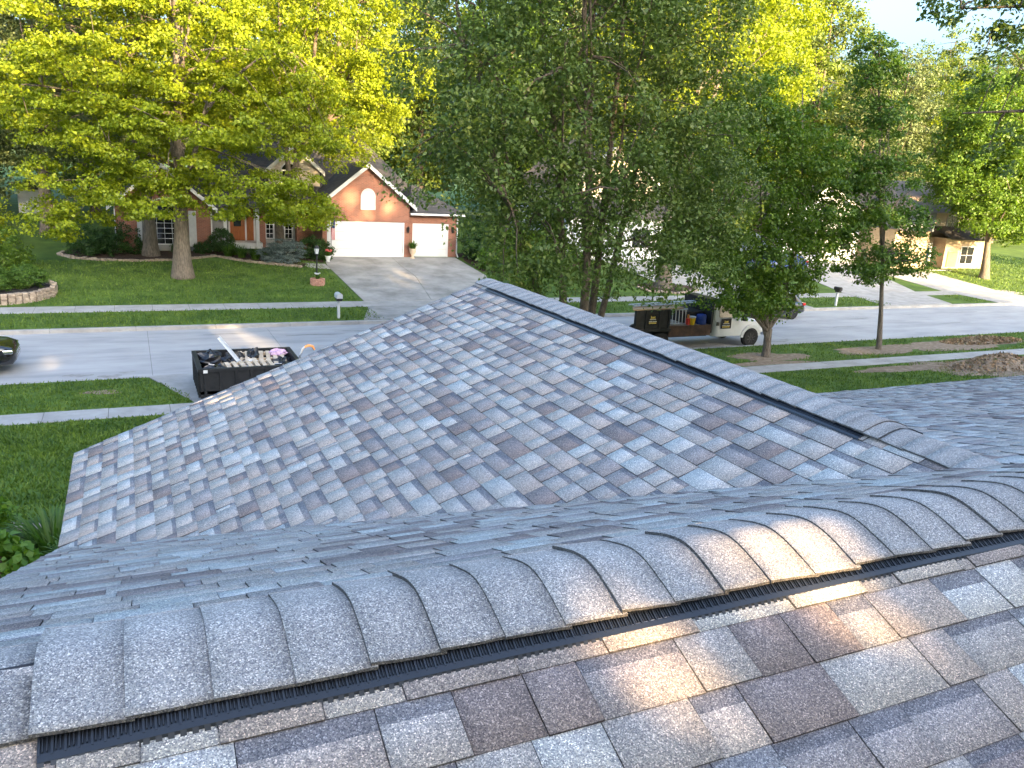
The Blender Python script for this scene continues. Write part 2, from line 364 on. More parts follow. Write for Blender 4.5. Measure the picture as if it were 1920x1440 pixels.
def slab_strip(name, mtl, xa, xb, step, ya, yb, base_m=M_JOINT, up=.014):
    o = MB()
    o.add([(xa, ya, g(ya) + .003), (xb, ya, g(ya) + .003), (xb, yb, g(yb) + .003), (xa, yb, g(yb) + .003)], [(0, 1, 2, 3)])
    base = struct(o.build(name, base_m))
    n = int(round((xb - xa) / step))
    for i in range(n):
        x0 = xa + i * step + .008; x1 = xa + (i + 1) * step - .008; t = up + rnd.uniform(-.004, .004)
        q = MB(); A = [(x0, ya, g(ya)), (x1, ya, g(ya)), (x1, yb, g(yb)), (x0, yb, g(yb))]
        q.add([(p[0], p[1], p[2] - .03) for p in A] + [(p[0], p[1], p[2] + t) for p in A], [(4, 5, 6, 7), (0, 1, 5, 4), (1, 2, 6, 5), (2, 3, 7, 6), (3, 0, 4, 7)])
        q.build('paving_slab', mtl, base)
    return base
slab_strip('sidewalk', M_WALK, -16, 60, 1.52, 22.5, 23.4)
slab_strip('sidewalk', M_WALK, -16, 60, 1.52, 38.0, 39.4)
def drive(name, mtl, quads, up=.024):
    """each quad: 4 plan points; slab laid on the slope with a narrow joint round it."""
    xs_ = [p[0] for q in quads for p in q]; ys_ = [p[1] for q in quads for p in q]
    base = None
    for q in quads:
        c = (sum(p[0] for p in q) / 4, sum(p[1] for p in q) / 4)
        P = []
        for p in q:
            dx, dy = p[0] - c[0], p[1] - c[1]; L = math.hypot(dx, dy); k = 1 - .014 / L
            P.append((c[0] + dx * k, c[1] + dy * k))
        m_ = MB(); m_.add([(x, y, g(y) - .05) for x, y in P] + [(x, y, g(y) + up) for x, y in P], [(4, 5, 6, 7), (0, 1, 5, 4), (1, 2, 6, 5), (2, 3, 7, 6), (3, 0, 4, 7)])
        if base is None:
            base = struct(MB().add([(x, y, g(y) + .002) for x, y in q], [(0, 1, 2, 3)]).build(name, M_JOINT))
        m_.build('paving_slab', mtl, base)
    return base
def grid_quads(xl, xr, ys_, nx):
    out = []
    for j in range(len(ys_) - 1):
        for i in range(nx):
            f0, f1 = i / nx, (i + 1) / nx
            a, c = ys_[j], ys_[j + 1]
            L0, R0, L1, R1 = xl(a), xr(a), xl(c), xr(c)
            out.append([(L0 + (R0 - L0) * f0, a), (L0 + (R0 - L0) * f1, a), (L1 + (R1 - L1) * f1, c), (L1 + (R1 - L1) * f0, c)])
    return out
# drive of the brick house opposite, its apron, and the front walk
drive('driveway', M_DRIVE, grid_quads(lambda y: 10.45 + (.35 if y > 49 else 0), lambda y: 17.6 + min(1.9, max(0, (y - 39.4) * .35)), [39.4, 42.2, 45, 47.7, 50.42], 2))
drive('driveway_apron', M_DRIVE, grid_quads(lambda y: 10.3 - max(0, 37 - y) * .5, lambda y: 17.6 + max(0, 37 - y) * .5, [34.96, 38.0], 2))
drive('front_walk', M_WALK, [[(9.3, 47.2), (10.45, 46.9), (10.45, 48.3), (9.0, 48.6)], [(8.0, 48.6), (9.0, 47.4), (9.3, 48.5), (8.4, 49.6)], [(6.3, 50.0), (8.0, 48.6), (8.4, 49.6), (6.9, 51.2)]], .02)
# own drive, running to the street under the dump trailer
drive('driveway', M_DRIVE, grid_quads(lambda y: 1.4, lambda y: 6.6, [9.0, 13.5, 18, 22.5], 2))
drive('driveway_apron', M_DRIVE, grid_quads(lambda y: 1.4 - max(0, y - 24.2) * .45, lambda y: 6.6 + max(0, y - 24.2) * .45, [23.4, 26.74], 2))
# drives of the pale houses farther along
drive('driveway', M_WALK, grid_quads(lambda y: 43.2 + (y - 39.4) * .25, lambda y: 50.2 + (y - 39.4) * .45, [34.96, 39.4, 44.5, 49.6], 2))
drive('driveway', M_WALK, grid_quads(lambda y: 52.8 + (y - 35) * .05, lambda y: 58.5 + (y - 35) * .1, [34.96, 39.4, 42.5, 45.8], 2))
drive('driveway', M_WALK, grid_quads(lambda y: 30.5 - max(0, 37 - y) * .3, lambda y: 36.2, [34.96, 39.4, 44.5, 49.4], 2))

SOIL = ((23.6, 24.7, 1.9, .75), (30.3, 24.8, 3.0, .8), (35.8, 24.9, 3.6, 1.1), (27.5, 21.4, 2.6, .55), (22.5, 23.7, 2.4, .28), (-1.0, 25.2, .5, .25))
def blades(name, label, areas, h=.07):
    Vs = []; n0 = 0
    for (xa, xb, ya, yb, dens, hh) in areas:
        n = int((xb - xa) * (yb - ya) * dens)
        x = rng.uniform(xa, xb, n); y = rng.uniform(ya, yb, n)
        ok = np.ones(n, bool)
        if xb < 3: ok &= x < 1.33 - np.maximum(0, y - 24.2) * .45
        if xa > 12: 
            for (sx_, sy_, rx_, ry_) in SOIL: ok &= ((x - sx_) / rx_) ** 2 + ((y - sy_) / ry_) ** 2 > .85 + .3 * rng.random(n)
        x, y = x[ok], y[ok]; n = len(x)
        z = np.interp(y, GY, GZ); a = rng.uniform(0, 6.283, n); hgt = hh * rng.uniform(.5, 1.4, n); wd = .016 * hh / .06 * rng.uniform(.6, 1.3, n)
        lx = rng.normal(0, .45, n) * hgt; ly = rng.normal(0, .45, n) * hgt
        dx, dy = np.cos(a) * wd, np.sin(a) * wd
        P = np.empty((n, 4, 3))
        P[:, 0] = np.c_[x - dx, y - dy, z - .005]; P[:, 1] = np.c_[x + dx, y + dy, z - .005]
        P[:, 2] = np.c_[x + lx * .6 + dx * .7, y + ly * .6 + dy * .7, z + hgt * .7]; P[:, 3] = np.c_[x + lx, y + ly, z + hgt]
        Vs.append(P.reshape(-1, 3))
    V = np.concatenate(Vs); F = np.arange(len(V)).reshape(-1, 4)
    o = np_mesh(name, V, F, M_BLADE); return tag(o, label, 'grass', kind='stuff')
blades('grass', 'short green grass blades standing on the lawns and verges', [
    (-9, 1.2, 9.2, 22.4, 420, .075), (-9, 1.3, 23.45, 26.7, 300, .065), (-9, 10.2, 35.0, 37.95, 130, .08), (-9, 10.2, 39.5, 49, 80, .09),
    (18.3, 30, 35, 38, 60, .09), (19, 46, 23.45, 26.7, 120, .07), (16, 34, 17, 22.3, 170, .07), (36.5, 43, 35, 38, 60, .09), (50.5, 52.6, 35.1, 37.9, 60, .09), (59, 80, 35, 60, 25, .12), (-9, -1, 50, 60, 30, .1)])

# bare soil round the verge trees, and the stump-grindings heap
def blob_sheet(name, mtl, cx, cy, rx, ry, seed, up=.006, n=28, dome=0.):
    R = random.Random(seed); ph = [R.uniform(0, 6.28) for _ in range(5)]
    b = MB(); ring = []
    for k in range(n):
        a = 2 * math.pi * k / n
        s = 1 + .16 * math.sin(2 * a + ph[0]) + .12 * math.sin(3 * a + ph[1]) + .09 * math.sin(5 * a + ph[2]) + .06 * math.sin(9 * a + ph[3])
        ring.append((math.cos(a) * rx * s, math.sin(a) * ry * s))
    vs = [(cx, cy, g(cy) + up + dome)]
    for t in (.35, .7, 1.0):
        for (x, y) in ring: vs.append((cx + x * t, cy + y * t, g(cy + y * t) + up + dome * (1 - t * t) + (R.uniform(-.4, .4) * dome * .25 if t < 1 else 0)))
    fs = [(0, 1 + k, 1 + (k + 1) % n) for k in range(n)]
    for q in range(2):
        for k in range(n): fs.append((1 + q * n + k, 1 + (q + 1) * n + k, 1 + (q + 1) * n + (k + 1) % n, 1 + q * n + (k + 1) % n))
    b.add(vs, fs); return struct(b.build(name, mtl, origin=None))
for i, (cx, cy, rx, ry) in enumerate(SOIL):
    blob_sheet('bare_soil', M_DIRT, cx, cy, rx, ry, 30 + i, up=.007 + .001 * i)
blob_sheet('wood_chip_ground', M_DIRT, 31.5, 20.2, 3.6, 1.9, 50, up=.010, dome=.08)
def heap(name, label, cx, cy, rx, ry, h, seed):
    R = np.random.default_rng(seed); n, m_ = 40, 14; V = [(cx, cy, g(cy) + h)]; F = []
    P = R.normal(0, 1, (m_, n)) * .10 * h
    for i in range(m_):
        t = (i + 1) / m_
        for k in range(n):
            a = 2 * math.pi * k / n; s = 1 + .12 * math.sin(3 * a + 1) + .08 * math.sin(5 * a + 2)
            x, y = cx + math.cos(a) * rx * t * s, cy + math.sin(a) * ry * t * s
            V.append((x, y, g(y) - .03 * t + h * (math.cos(t * math.pi) * .5 + .5) + P[i, k] * (1 - t)))
    F += [(0, 1 + k, 1 + (k + 1) % n) for k in range(n)]
    for i in range(m_ - 1):
        for k in range(n): F.append((1 + i * n + k, 1 + (i + 1) * n + k, 1 + (i + 1) * n + (k + 1) % n, 1 + i * n + (k + 1) % n))
    b = MB(); b.add(V, F); root = thing(name, label, 'heap', (cx, cy, g(cy)))
    b.build('soil_mass', M_DIRT, root)
    # loose chips lying on it
    k = 2600; t = np.sqrt(R.uniform(0, 1, k)); a = R.uniform(0, 6.283, k)
    x = cx + np.cos(a) * rx * t; y = cy + np.sin(a) * ry * t; z = np.interp(y, GY, GZ) + h * (np.cos(t * np.pi) * .5 + .5) + R.uniform(0, .04, k)
    Q = np.empty((k, 4, 3)); d1 = R.normal(0, .045, (k, 3)); d2 = R.normal(0, .02, (k, 3)); c = np.c_[x, y, z]
    Q[:, 0] = c - d1; Q[:, 1] = c + d2; Q[:, 2] = c + d1; Q[:, 3] = c - d2
    o = np_mesh('wood_chips', Q.reshape(-1, 3), np.arange(k * 4).reshape(-1, 4), M_CHIP, root); o['kind'] = 'stuff'
M_CHIP = leafmat('wood_chip', [(.12, .07, .04), (.26, .17, .10), (.36, .26, .16), (.07, .09, .03)], .0, .9)
heap('stump_grindings_heap', 'low heap of brown wood chips and soil beside the sidewalk', 31.9, 20.5, 3.3, 1.5, .52, 3)
heap('soil_heap', 'flat rusty brown soil heap on the verge by the kerb', 37.6, 25.3, 2.8, .8, .2, 4)

# ------------------------------------------------------------------ the house we look from: roof with laid shingles
TP = 5 / 12.; CS, SN = 12 / 13., 5 / 13.
RY, RZ = 1.552, H - .939                         # main ridge (runs along X)
XL = -.62                                       # left rake / left eave
EZ = H - 2.93                                   # eave height
TM = .39; cm = 1 / math.sqrt(1 + TM * TM); sm = TM * cm
MX, MZ = 3.704, H - 1.239                        # wing ridge (runs along Y)
GE = 8.47                                       # gable end of the wing
EXPO = .143
house = thing('house', 'new grey laminated-shingle house roof with two vented ridges', 'house', (3.5, 3, 1.25))
PAL = [((.315, .33, .342), 17), ((.262, .258, .262), 38), ((.275, .256, .25), 18), ((.222, .213, .222), 14), ((.178, .160, .164), 11), ((.295, .292, .292), 16)]
PC = [tuple(q * k for q, k in zip(p, (1.68, 1.55, 1.42))) for p, w_ in PAL]; PW = [w_ for p, w_ in PAL]
DARK = (.185, .178, .19)
tabs = []                                        # (verts[10], faces, tints, area)
def jitter(c, a=.06):
    k = 1 + rnd.uniform(-a, a); return tuple(x * k for x in c)
def field(O, U, Vd, Nn, ulen, vlen, voff=0., seed=0, ext=(0, 0)):
    """lay courses on the plane O + u*U + v*Vd, v up the slope."""
    O, U, Vd, Nn = (np.array(q, float) for q in (O, U, Vd, Nn))
    R = random.Random(seed); k = 0; v0 = voff
    while v0 < vlen - .03:
        u = -R.uniform(0, .3) + ext[0]
        umax = ulen(v0 + EXPO * .5) if callable(ulen) else ulen
        tooth = R.random() < .5
        wob = R.uniform(-.0012, .0012)
        while u < umax + ext[1]:
            wd = R.choice((.05, .13, .16, .19, .22, .26, .30)) if not tooth else R.choice((.13, .16, .19, .22, .25))
            a, c = max(u, ext[0]), min(u + wd, umax + ext[1])
            if c - a > .012:
                hh = (.0090 if tooth else .0050) + R.uniform(-.0008, .0008)
                hh += .004 * (R.random() < .03)
                vb = v0 + wob + R.uniform(-.0015, .0015); vt = min(v0 + EXPO + .03, vlen)
                gp = .0011
                col = R.choices(PC, PW)[0]; kk = 1 + R.uniform(-.09, .09); col = tuple(q * kk for q in col)
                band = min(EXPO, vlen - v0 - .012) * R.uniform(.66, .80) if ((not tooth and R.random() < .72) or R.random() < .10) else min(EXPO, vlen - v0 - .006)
                if v0 + EXPO >= vlen + EXPO: band = EXPO
                def P(uu, vv, h_): return O + U * uu + Vd * vv + Nn * h_
                hm = lambda vv: hh + (.0008 - hh) * (vv - vb) / (vt - vb)
                vm = vb + band
                vs = [P(a + gp, vb, -.002), P(c - gp, vb, -.002), P(a + gp, vb, hh), P(c - gp, vb, hh), P(a + gp, vm, hm(vm)), P(c - gp, vm, hm(vm)), P(a + gp, vt, .0008), P(c - gp, vt, .0008), P(a + gp, vt, -.002), P(c - gp, vt, -.002)]
                fs = [(0, 1, 3, 2), (2, 3, 5, 4), (4, 5, 7, 6), (0, 2, 4, 8), (1, 9, 5, 3), (4, 6, 8, 8), (5, 9, 7, 7)]
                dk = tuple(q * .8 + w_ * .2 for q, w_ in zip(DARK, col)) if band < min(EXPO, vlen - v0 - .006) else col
                edge = tuple(q * .26 for q in col)  # butt and side faces tinted dark: course-line shadow put into the colour
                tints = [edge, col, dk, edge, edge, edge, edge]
                pr = [proj(q) for q in (vs[2], vs[3], vs[5 if band >= EXPO else 7], vs[6])]
                ar = 0
                if all(q[2] > .1 and -60 < q[0] < 1980 and 0 < q[1] < 1500 for q in pr):
                    ar = abs(sum(pr[i][0] * pr[(i + 1) % 4][1] - pr[(i + 1) % 4][0] * pr[i][1] for i in range(4))) / 2
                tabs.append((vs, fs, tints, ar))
            u += wd; tooth = not tooth
        v0 += EXPO; k += 1
NEARLEN = 4.6
# near slope (towards the camera): butts face -Y; course line .251 below the ridge
nc = int((NEARLEN - .251) / EXPO)
field((XL, RY - (.251 + nc * EXPO) * CS, RZ - (.251 + nc * EXPO) * SN), (1, 0, 0), (0, CS, SN), (0, -SN, CS), 5.6, .251 + nc * EXPO - .01, 0, 1)
# far slope of the main roof
ML = (RZ - EZ) / SN
field((XL, RY + ML * CS, RZ - ML * SN), (1, 0, 0), (0, -CS, SN), (0, SN, CS), lambda v: (MX - XL) * min(1., v / ML * 1.02) + .42, ML - .02, 0, 2)
# wing, left slope: courses run along Y; u measured from the gable end towards the camera
WL = (MX - XL) / cm
field((XL, GE, EZ), (0, -1, 0), (cm, 0, sm), (-sm, 0, cm), lambda v: (GE - (RY + ML * CS)) + (RY + ML * CS - 2.27) * v / WL + .30, WL - .01, .0, 3)
# lower-pitched front slope right of the wing
LY0, LZ0, LY1, LZ1 = 2.27, MZ, 8.32, EZ
LL = math.hypot(LY1 - LY0, LZ0 - LZ1); lc, ls = (LY1 - LY0) / LL, (LZ0 - LZ1) / LL
field((MX + .05, LY1, LZ1), (1, 0, 0), (0, -lc, ls), (0, ls, lc), 11.0, LL + .06, 0, 4)
order = sorted(range(len(tabs)), key=lambda i: -tabs[i][3])
solo = set(order[:300])
VV, FF, TT = [], [], []
for i, (vs, fs, tints, ar) in enumerate(tabs):
    if i in solo:
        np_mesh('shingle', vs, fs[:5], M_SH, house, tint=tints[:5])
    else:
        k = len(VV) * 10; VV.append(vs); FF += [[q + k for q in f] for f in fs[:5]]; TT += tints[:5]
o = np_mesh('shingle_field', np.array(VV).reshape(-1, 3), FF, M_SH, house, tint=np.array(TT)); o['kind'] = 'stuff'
# deck under the shingles, walls, gable
b = MB()
e = .004
b.add([(XL, RY - NEARLEN * CS, RZ - NEARLEN * SN - e), (14.7, RY - NEARLEN * CS, RZ - NEARLEN * SN - e), (14.7, RY, RZ - e), (XL, RY, RZ - e), (XL, RY + ML * CS, EZ - e), (14.7, RY + ML * CS, EZ - e)], [(0, 1, 2, 3), (3, 2, 5, 4)])
b.add([(XL, GE, EZ - e), (XL, RY + ML * CS, EZ - e), (MX, 2.27, MZ - e), (MX, GE, MZ - e), (2 * MX - XL, GE, EZ - e), (2 * MX - XL, RY + ML * CS, EZ - e)], [(0, 3, 2, 1), (3, 4, 5, 2)])
b.add([(MX, LY0, LZ0 - e), (14.7, LY0, LZ0 - e), (14.7, LY1, LZ1 - e), (MX, LY1, LZ1 - e)], [(0, 1, 2, 3)])
b.build('roof_deck', M_DECK, house)
b = MB(); b.box(XL + .32, 14.4, RY - NEARLEN * CS + .4, RY + ML * CS - .35, 1.0, EZ - .12); b.build('wall', M_BEIGE, house)
b = MB(); b.prism_y([(XL + .33, 1.0), (2 * MX - XL - .33, 1.0), (2 * MX - XL - .33, EZ - .1), (MX, MZ - .16), (XL + .33, EZ - .1)], 6.0, GE - .3); b.build('wall', M_BEIGE, house)
b = MB(); b.box(7.5, 14.4, 6.0, 8.0, 1.0, EZ - .1); b.build('wall', M_BEIGE, house)
b = MB()                                         # drip edge and fascia
b.box(XL + .012, XL + .03, RY + ML * CS, GE - .02, EZ - .19, EZ - .012); b.build('fascia', M_TRIM, house)
b = MB(); b.add([(XL + .02, GE - .012, EZ - .012), (MX, GE - .012, MZ - .012), (MX, GE - .012, MZ - .17), (XL + .02, GE - .012, EZ - .17)], [(0, 1, 2, 3), (3, 2, 1, 0)]); b.build('fascia', M_WHITE, house)
b = MB(); b.box(MX, 14.7, LY1 - .03, LY1 - .012, LZ1 - .17, LZ1 - .012); b.build('fascia', M_WHITE, house)
b = MB(); b.add([(XL + .012, RY, RZ - .01), (XL + .012, RY + ML * CS, EZ - .01), (XL + .012, RY + ML * CS, EZ - .18), (XL + .012, RY, RZ - .18)], [(0, 1, 2, 3), (3, 2, 1, 0)]); b.build('fascia', M_WHITE, house)

# ridge caps: bent pieces lapped along both ridges
CAPC = (.375, .352, .33)
def cap(half, tan_l, tan_r, place, a0, a1, raise_, seed, lift=.0045, r0=.055, curl=0.):
    """a0 = butt (raised) end, a1 = end that slides under the next piece; place(s, d, h) -> world."""
    R = random.Random(seed); n = 16; V = []; F = []; T = []
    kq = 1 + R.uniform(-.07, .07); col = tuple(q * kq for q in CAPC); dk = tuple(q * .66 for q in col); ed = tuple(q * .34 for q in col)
    wv = R.uniform(-.006, .006); sk = R.uniform(-.004, .004)
    stations = [(a0, lift + curl), (a0 + (a1 - a0) * .35, lift * .70 + curl * .3), (a0 + (a1 - a0) * .66, lift * .42), (a0 + (a1 - a0) * .78, lift * .30), (a0 + (a1 - a0) * .89, lift * .18), (a1 + (a1 - a0) * .1, -.001)]
    for i, (s, up) in enumerate(stations):
        for j in range(n + 1):
            t = -1 + 2 * j / n; dd = t * half + wv * (i / 5) + (sk if abs(t) > .99 else 0)
            tn = tan_l if dd < 0 else tan_r
            h = raise_ + up - tn * (math.sqrt(dd * dd + r0 * r0) - r0 * .72) + (.0015 * math.sin(s * 9 + seed) if abs(t) > .7 else 0)
            V.append(place(s, dd, h))
    for j in range(n + 1):                       # lower rim of butt end
        t = -1 + 2 * j / n; dd = t * half; tn = tan_l if dd < 0 else tan_r
        V.append(place(a0, dd, raise_ - .004 - tn * (math.sqrt(dd * dd + r0 * r0) - r0 * .72)))
    m1 = n + 1
    for i in range(5):
        for j in range(n):
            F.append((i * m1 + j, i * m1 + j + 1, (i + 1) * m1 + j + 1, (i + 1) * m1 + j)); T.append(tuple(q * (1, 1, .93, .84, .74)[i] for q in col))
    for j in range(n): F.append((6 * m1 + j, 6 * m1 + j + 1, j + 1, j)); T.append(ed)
    for s_ in (0, n):                            # long free edges
        for i in range(5):
            k0, k1 = i * m1 + s_, (i + 1) * m1 + s_
            V.append(tuple(np.array(V[k0]) - (0, 0, .007))); V.append(tuple(np.array(V[k1]) - (0, 0, .007)))
            F.append((k0, k1, len(V) - 1, len(V) - 2)); T.append(ed)
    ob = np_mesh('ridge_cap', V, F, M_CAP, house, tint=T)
    ob.data.polygons.foreach_set('use_smooth', [i < 80 for i in range(len(F))])
    return ob
mainp = lambda s, d_, h_: (s, RY + d_, RZ + h_)
x = .09 - .1485 * 5; i = 0
while x < 5.2:
    vent = x > -.26
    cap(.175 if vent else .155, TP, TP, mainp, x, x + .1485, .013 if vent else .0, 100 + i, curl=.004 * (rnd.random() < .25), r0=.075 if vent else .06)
    x += .1485; i += 1
wingp = lambda s, d_, h_: (MX + d_, s, MZ + h_)
y = GE + .02; i = 0
while y > 2.12:
    vent = 2.98 < y < GE - .33
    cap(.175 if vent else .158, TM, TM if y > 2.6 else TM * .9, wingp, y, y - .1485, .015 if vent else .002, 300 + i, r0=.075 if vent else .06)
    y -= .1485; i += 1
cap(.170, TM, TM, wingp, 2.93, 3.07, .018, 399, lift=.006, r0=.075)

# ridge vents: black moulded strips with slots under the caps
def vent(name, a0, a1, P, inner, outer, sgn):
    """P(s, d, h): along, distance from ridge (signed by sgn), height over ridge line."""
    def dz(d_): return -TP * d_ if name == 0 else -TM * d_
    v = MB(); root = v
    n = max(8, int((a1 - a0) / .08)); S = [a0 + (a1 - a0) * i / n for i in range(n + 1)]
    wav = [.0015 * math.sin(s * 4.1) + .001 * math.sin(s * 9.7 + 1) for s in S]
    def strip(da, ha, db, hb):
        for i in range(n):
            v.add([P(S[i], sgn * da, dz(da) + ha + wav[i]), P(S[i + 1], sgn * da, dz(da) + ha + wav[i + 1]), P(S[i + 1], sgn * db, dz(db) + hb + wav[i + 1]), P(S[i], sgn * db, dz(db) + hb + wav[i])], [(0, 1, 2, 3)])
    strip(inner - .06, .012, inner - .012, .015)           # top sheet under the cap
    strip(outer - .012, .0125, outer, .0105); strip(outer, .0105, outer + .001, .004)   # front lip
    strip(inner - .06, .011, outer - .010, .009)           # dark floor behind the slots
    o1 = v.build('ridge_vent', M_BLACKP, house)
    f_ = MB(); s = a0; k = 0
    while s < a1:
        wv_ = .0015 * math.sin(s * 4.1) + .001 * math.sin(s * 9.7 + 1)
        big = k % 3 == 0; tw = .0042 if big else .0018; oo = outer - .009 if big else outer - .016
        A = [P(s, sgn * (inner - .015), dz(inner - .015) + .0175 + wv_), P(s + tw, sgn * (inner - .015), dz(inner - .015) + .0175 + wv_), P(s + tw, sgn * oo, dz(oo) + .0130 + wv_), P(s, sgn * oo, dz(oo) + .0130 + wv_)]
        B = [(p[0], p[1], p[2] - .007) for p in A]
        f_.add(A + B, [(0, 1, 2, 3), (0, 3, 7, 4), (1, 5, 6, 2), (3, 2, 6, 7)])
        s += .0068; k += 1
    f_.build('louvre_fins', M_BLACKP, o1)
    t_ = MB(); s = a0
    while s < a1 - .01:                          # little feet along the front lip
        wv_ = .0015 * math.sin(s * 4.1) + .001 * math.sin(s * 9.7 + 1)
        A = [P(s, sgn * outer, dz(outer) + .010 + wv_), P(s + .011, sgn * outer, dz(outer) + .010 + wv_), P(s + .011, sgn * (outer + .006), dz(outer + .006) + .004), P(s, sgn * (outer + .006), dz(outer + .006) + .004)]
        t_.add(A, [(0, 1, 2, 3)]); s += .0204
    t_.build('vent_feet', M_BLACKP, o1)
vent(0, -.196, 5.2, mainp, .175, .199, -1)
vent(1, 2.93, GE - .36, lambda s, d_, h_: (MX + d_, s, MZ + h_), .175, .200, -1)

# ------------------------------------------------------------------ trees and shrubs
def leaf_quads(C, N, L, Wd, R):
    """C centres (n,3), N leaf normals, L lengths -> rhombic bent leaves."""
    n = len(C)
    t = R.normal(0, 1, (n, 3)); t[:, 2] -= .55
    N = N / np.linalg.norm(N, axis=1, keepdims=True)
    t -= N * (t * N).sum(1, keepdims=True); t /= np.linalg.norm(t, axis=1, keepdims=True) + 1e-9
    s = np.cross(N, t)
    L = L[:, None]; P = np.empty((n, 4, 3))
    P[:, 0] = C - t * L * .5
    P[:, 1] = C + s * L * Wd - t * L * .05 + N * L * .10
    P[:, 2] = C + t * L * .5 - N * L * .08
    P[:, 3] = C - s * L * Wd - t * L * .05 + N * L * .10
    return P.reshape(-1, 3)
def crown_clusters(lobes, n, R, shell=.75):
    vol = np.array([l[3] * l[4] * l[5] for l in lobes]) ** .8; vol /= vol.sum()
    k = R.choice(len(lobes), n, p=vol); A = np.array(lobes)[k]
    dr = R.normal(0, 1, (n, 3)); dr /= np.linalg.norm(dr, axis=1, keepdims=True)
    rad = np.where(R.uniform(0, 1, n) < shell, .62 + .40 * np.sqrt(R.uniform(0, 1, n)), R.uniform(.15, .8, n))
    rad *= 1 + .12 * np.sin(dr[:, 0] * 5 + A[:, 0]) * np.sin(dr[:, 2] * 6 + A[:, 1])
    return A[:, :3] + dr * rad[:, None] * A[:, 3:6], dr
def leaves_for(Cc, dr, per, cr, leaf, R, wd=.34, up=.7, flat=.62):
    n = len(Cc); idx = np.repeat(np.arange(n), per)
    sz = cr * R.uniform(.65, 1.35, n)
    o = R.normal(0, 1, (len(idx), 3)); o /= np.linalg.norm(o, axis=1, keepdims=True); o *= R.uniform(0, 1, len(idx))[:, None] ** .5
    o[:, 2] *= flat
    C = Cc[idx] + o * sz[idx][:, None]
    C[:, 2] -= (o[:, 0] ** 2 + o[:, 1] ** 2) * sz[idx] * .35         # sprays hang at their edge
    Nn = R.normal(0, .62, (len(idx), 3)) + dr[idx] * .35 + o * .5; Nn[:, 2] += up
    return leaf_quads(C, Nn, leaf * R.uniform(.5, 1.45, len(idx)), wd, R)
def bend(p0, p1, sag, n=6, R=None, wob=0.):
    p0, p1 = Vector(p0), Vector(p1); out = []
    for i in range(n + 1):
        t = i / n; p = p0.lerp(p1, t); p.z += sag * math.sin(math.pi * t)
        if R and 0 < i < n: p += Vector((R.uniform(-wob, wob), R.uniform(-wob, wob), R.uniform(-wob, wob) * .5))
        out.append(p)
    return out
def path_at(pts, t):
    pts = [Vector(p) for p in pts]; x = t * (len(pts) - 1); i = min(int(x), len(pts) - 2); return pts[i].lerp(pts[i + 1], x - i)
def tree(name, label, base, stems, lobes, nclust, per, cr, leaf, mleaf, mbark, seed, nlimb=14, ntwig=90, cat='tree', group=None, wd=.34, flare=1.5, shell=.75, up=.7, limb_from=.35, flat=.62, clip=None, holes=None):
    """stems: list of (points, r0, r1). lobes: crown ellipsoids (x,y,z,rx,ry,rz) in world space."""
    R = np.random.default_rng(seed); Q = random.Random(seed)
    root = thing(name, label, cat, base, group)
    Cc, dr = crown_clusters(lobes, nclust, R, shell)
    if clip is not None:
        k = clip(Cc); Cc, dr = Cc[k], dr[k]
    b = MB()
    for pts, r0, r1 in stems:
        n = len(pts); rr = [r0 + (r1 - r0) * (i / (n - 1)) ** .8 for i in range(n)]
        P = [Vector(p) for p in pts]
        if flare > 1:
            P = [P[0] - Vector((0, 0, .15)), P[0] + Vector((0, 0, r0 * .25)), P[0] + Vector((0, 0, r0 * 1.6))] + P[1:]
            rr = [r0 * flare, r0 * (1 + (flare - 1) * .55), r0 * 1.04] + rr[1:]
        b.tube(P, rr, 10)
    b.build('trunk', mbark, root, smooth=True)
    b = MB(); heads = []
    for i in range(nlimb):
        pts, r0, r1 = stems[i % len(stems)]
        t = limb_from + (1 - limb_from) * ((i + .5) / nlimb) * .97; s = path_at(pts, t)
        dist = ((Cc - np.array(s)) ** 2).sum(1); z = Cc[:, 2] - s.z
        cand = np.where((z > -1.2) & (dist > .5))[0]
        if len(cand) == 0: continue
        tgt = Vector(Cc[cand[int(R.integers(len(cand)))]])
        if (tgt - s).length > 7: tgt = s.lerp(tgt, 7 / (tgt - s).length)
        rad = (r0 + (r1 - r0) * t) * .5
        L = bend(s, tgt, (tgt - s).length * Q.uniform(.03, .14), 6, Q, .09)
        b.tube(L, [rad * (1 - .8 * k / 6) for k in range(7)], 6, cap=False); heads.append(L)
    H_ = [p for L in heads for p in L[2:]] + [path_at(s[0], t) for s in stems for t in (.5, .65, .8, .92, 1)]
    HA = np.array(H_)
    for i in R.choice(len(Cc), min(ntwig, len(Cc)), replace=False):
        j = int(((HA - Cc[i]) ** 2).sum(1).argmin()); s = H_[j]
        if (s - Vector(Cc[i])).length < 6: b.tube(bend(s, Cc[i], .12, 3, Q, .08), [.035, .026, .016, .008], 4, cap=False)
    b.build('branches', mbark, root, smooth=True)
    V = leaves_for(Cc, dr, per, cr, leaf, R, wd, up, flat)
    if holes:
        V = V.reshape(-1, 4, 3); C = V.mean(1); keep = np.ones(len(C), bool)
        for p, rad in holes:                     # leaves cut away along sun rays to throw chosen sun patches
            q = C - np.array(p); t = q @ SDIR; keep &= np.linalg.norm(q - t[:, None] * SDIR, axis=1) > rad
        V = V[keep].reshape(-1, 3)
    np_mesh('crown', V, np.arange(len(V)).reshape(-1, 4), mleaf, root)
    return root
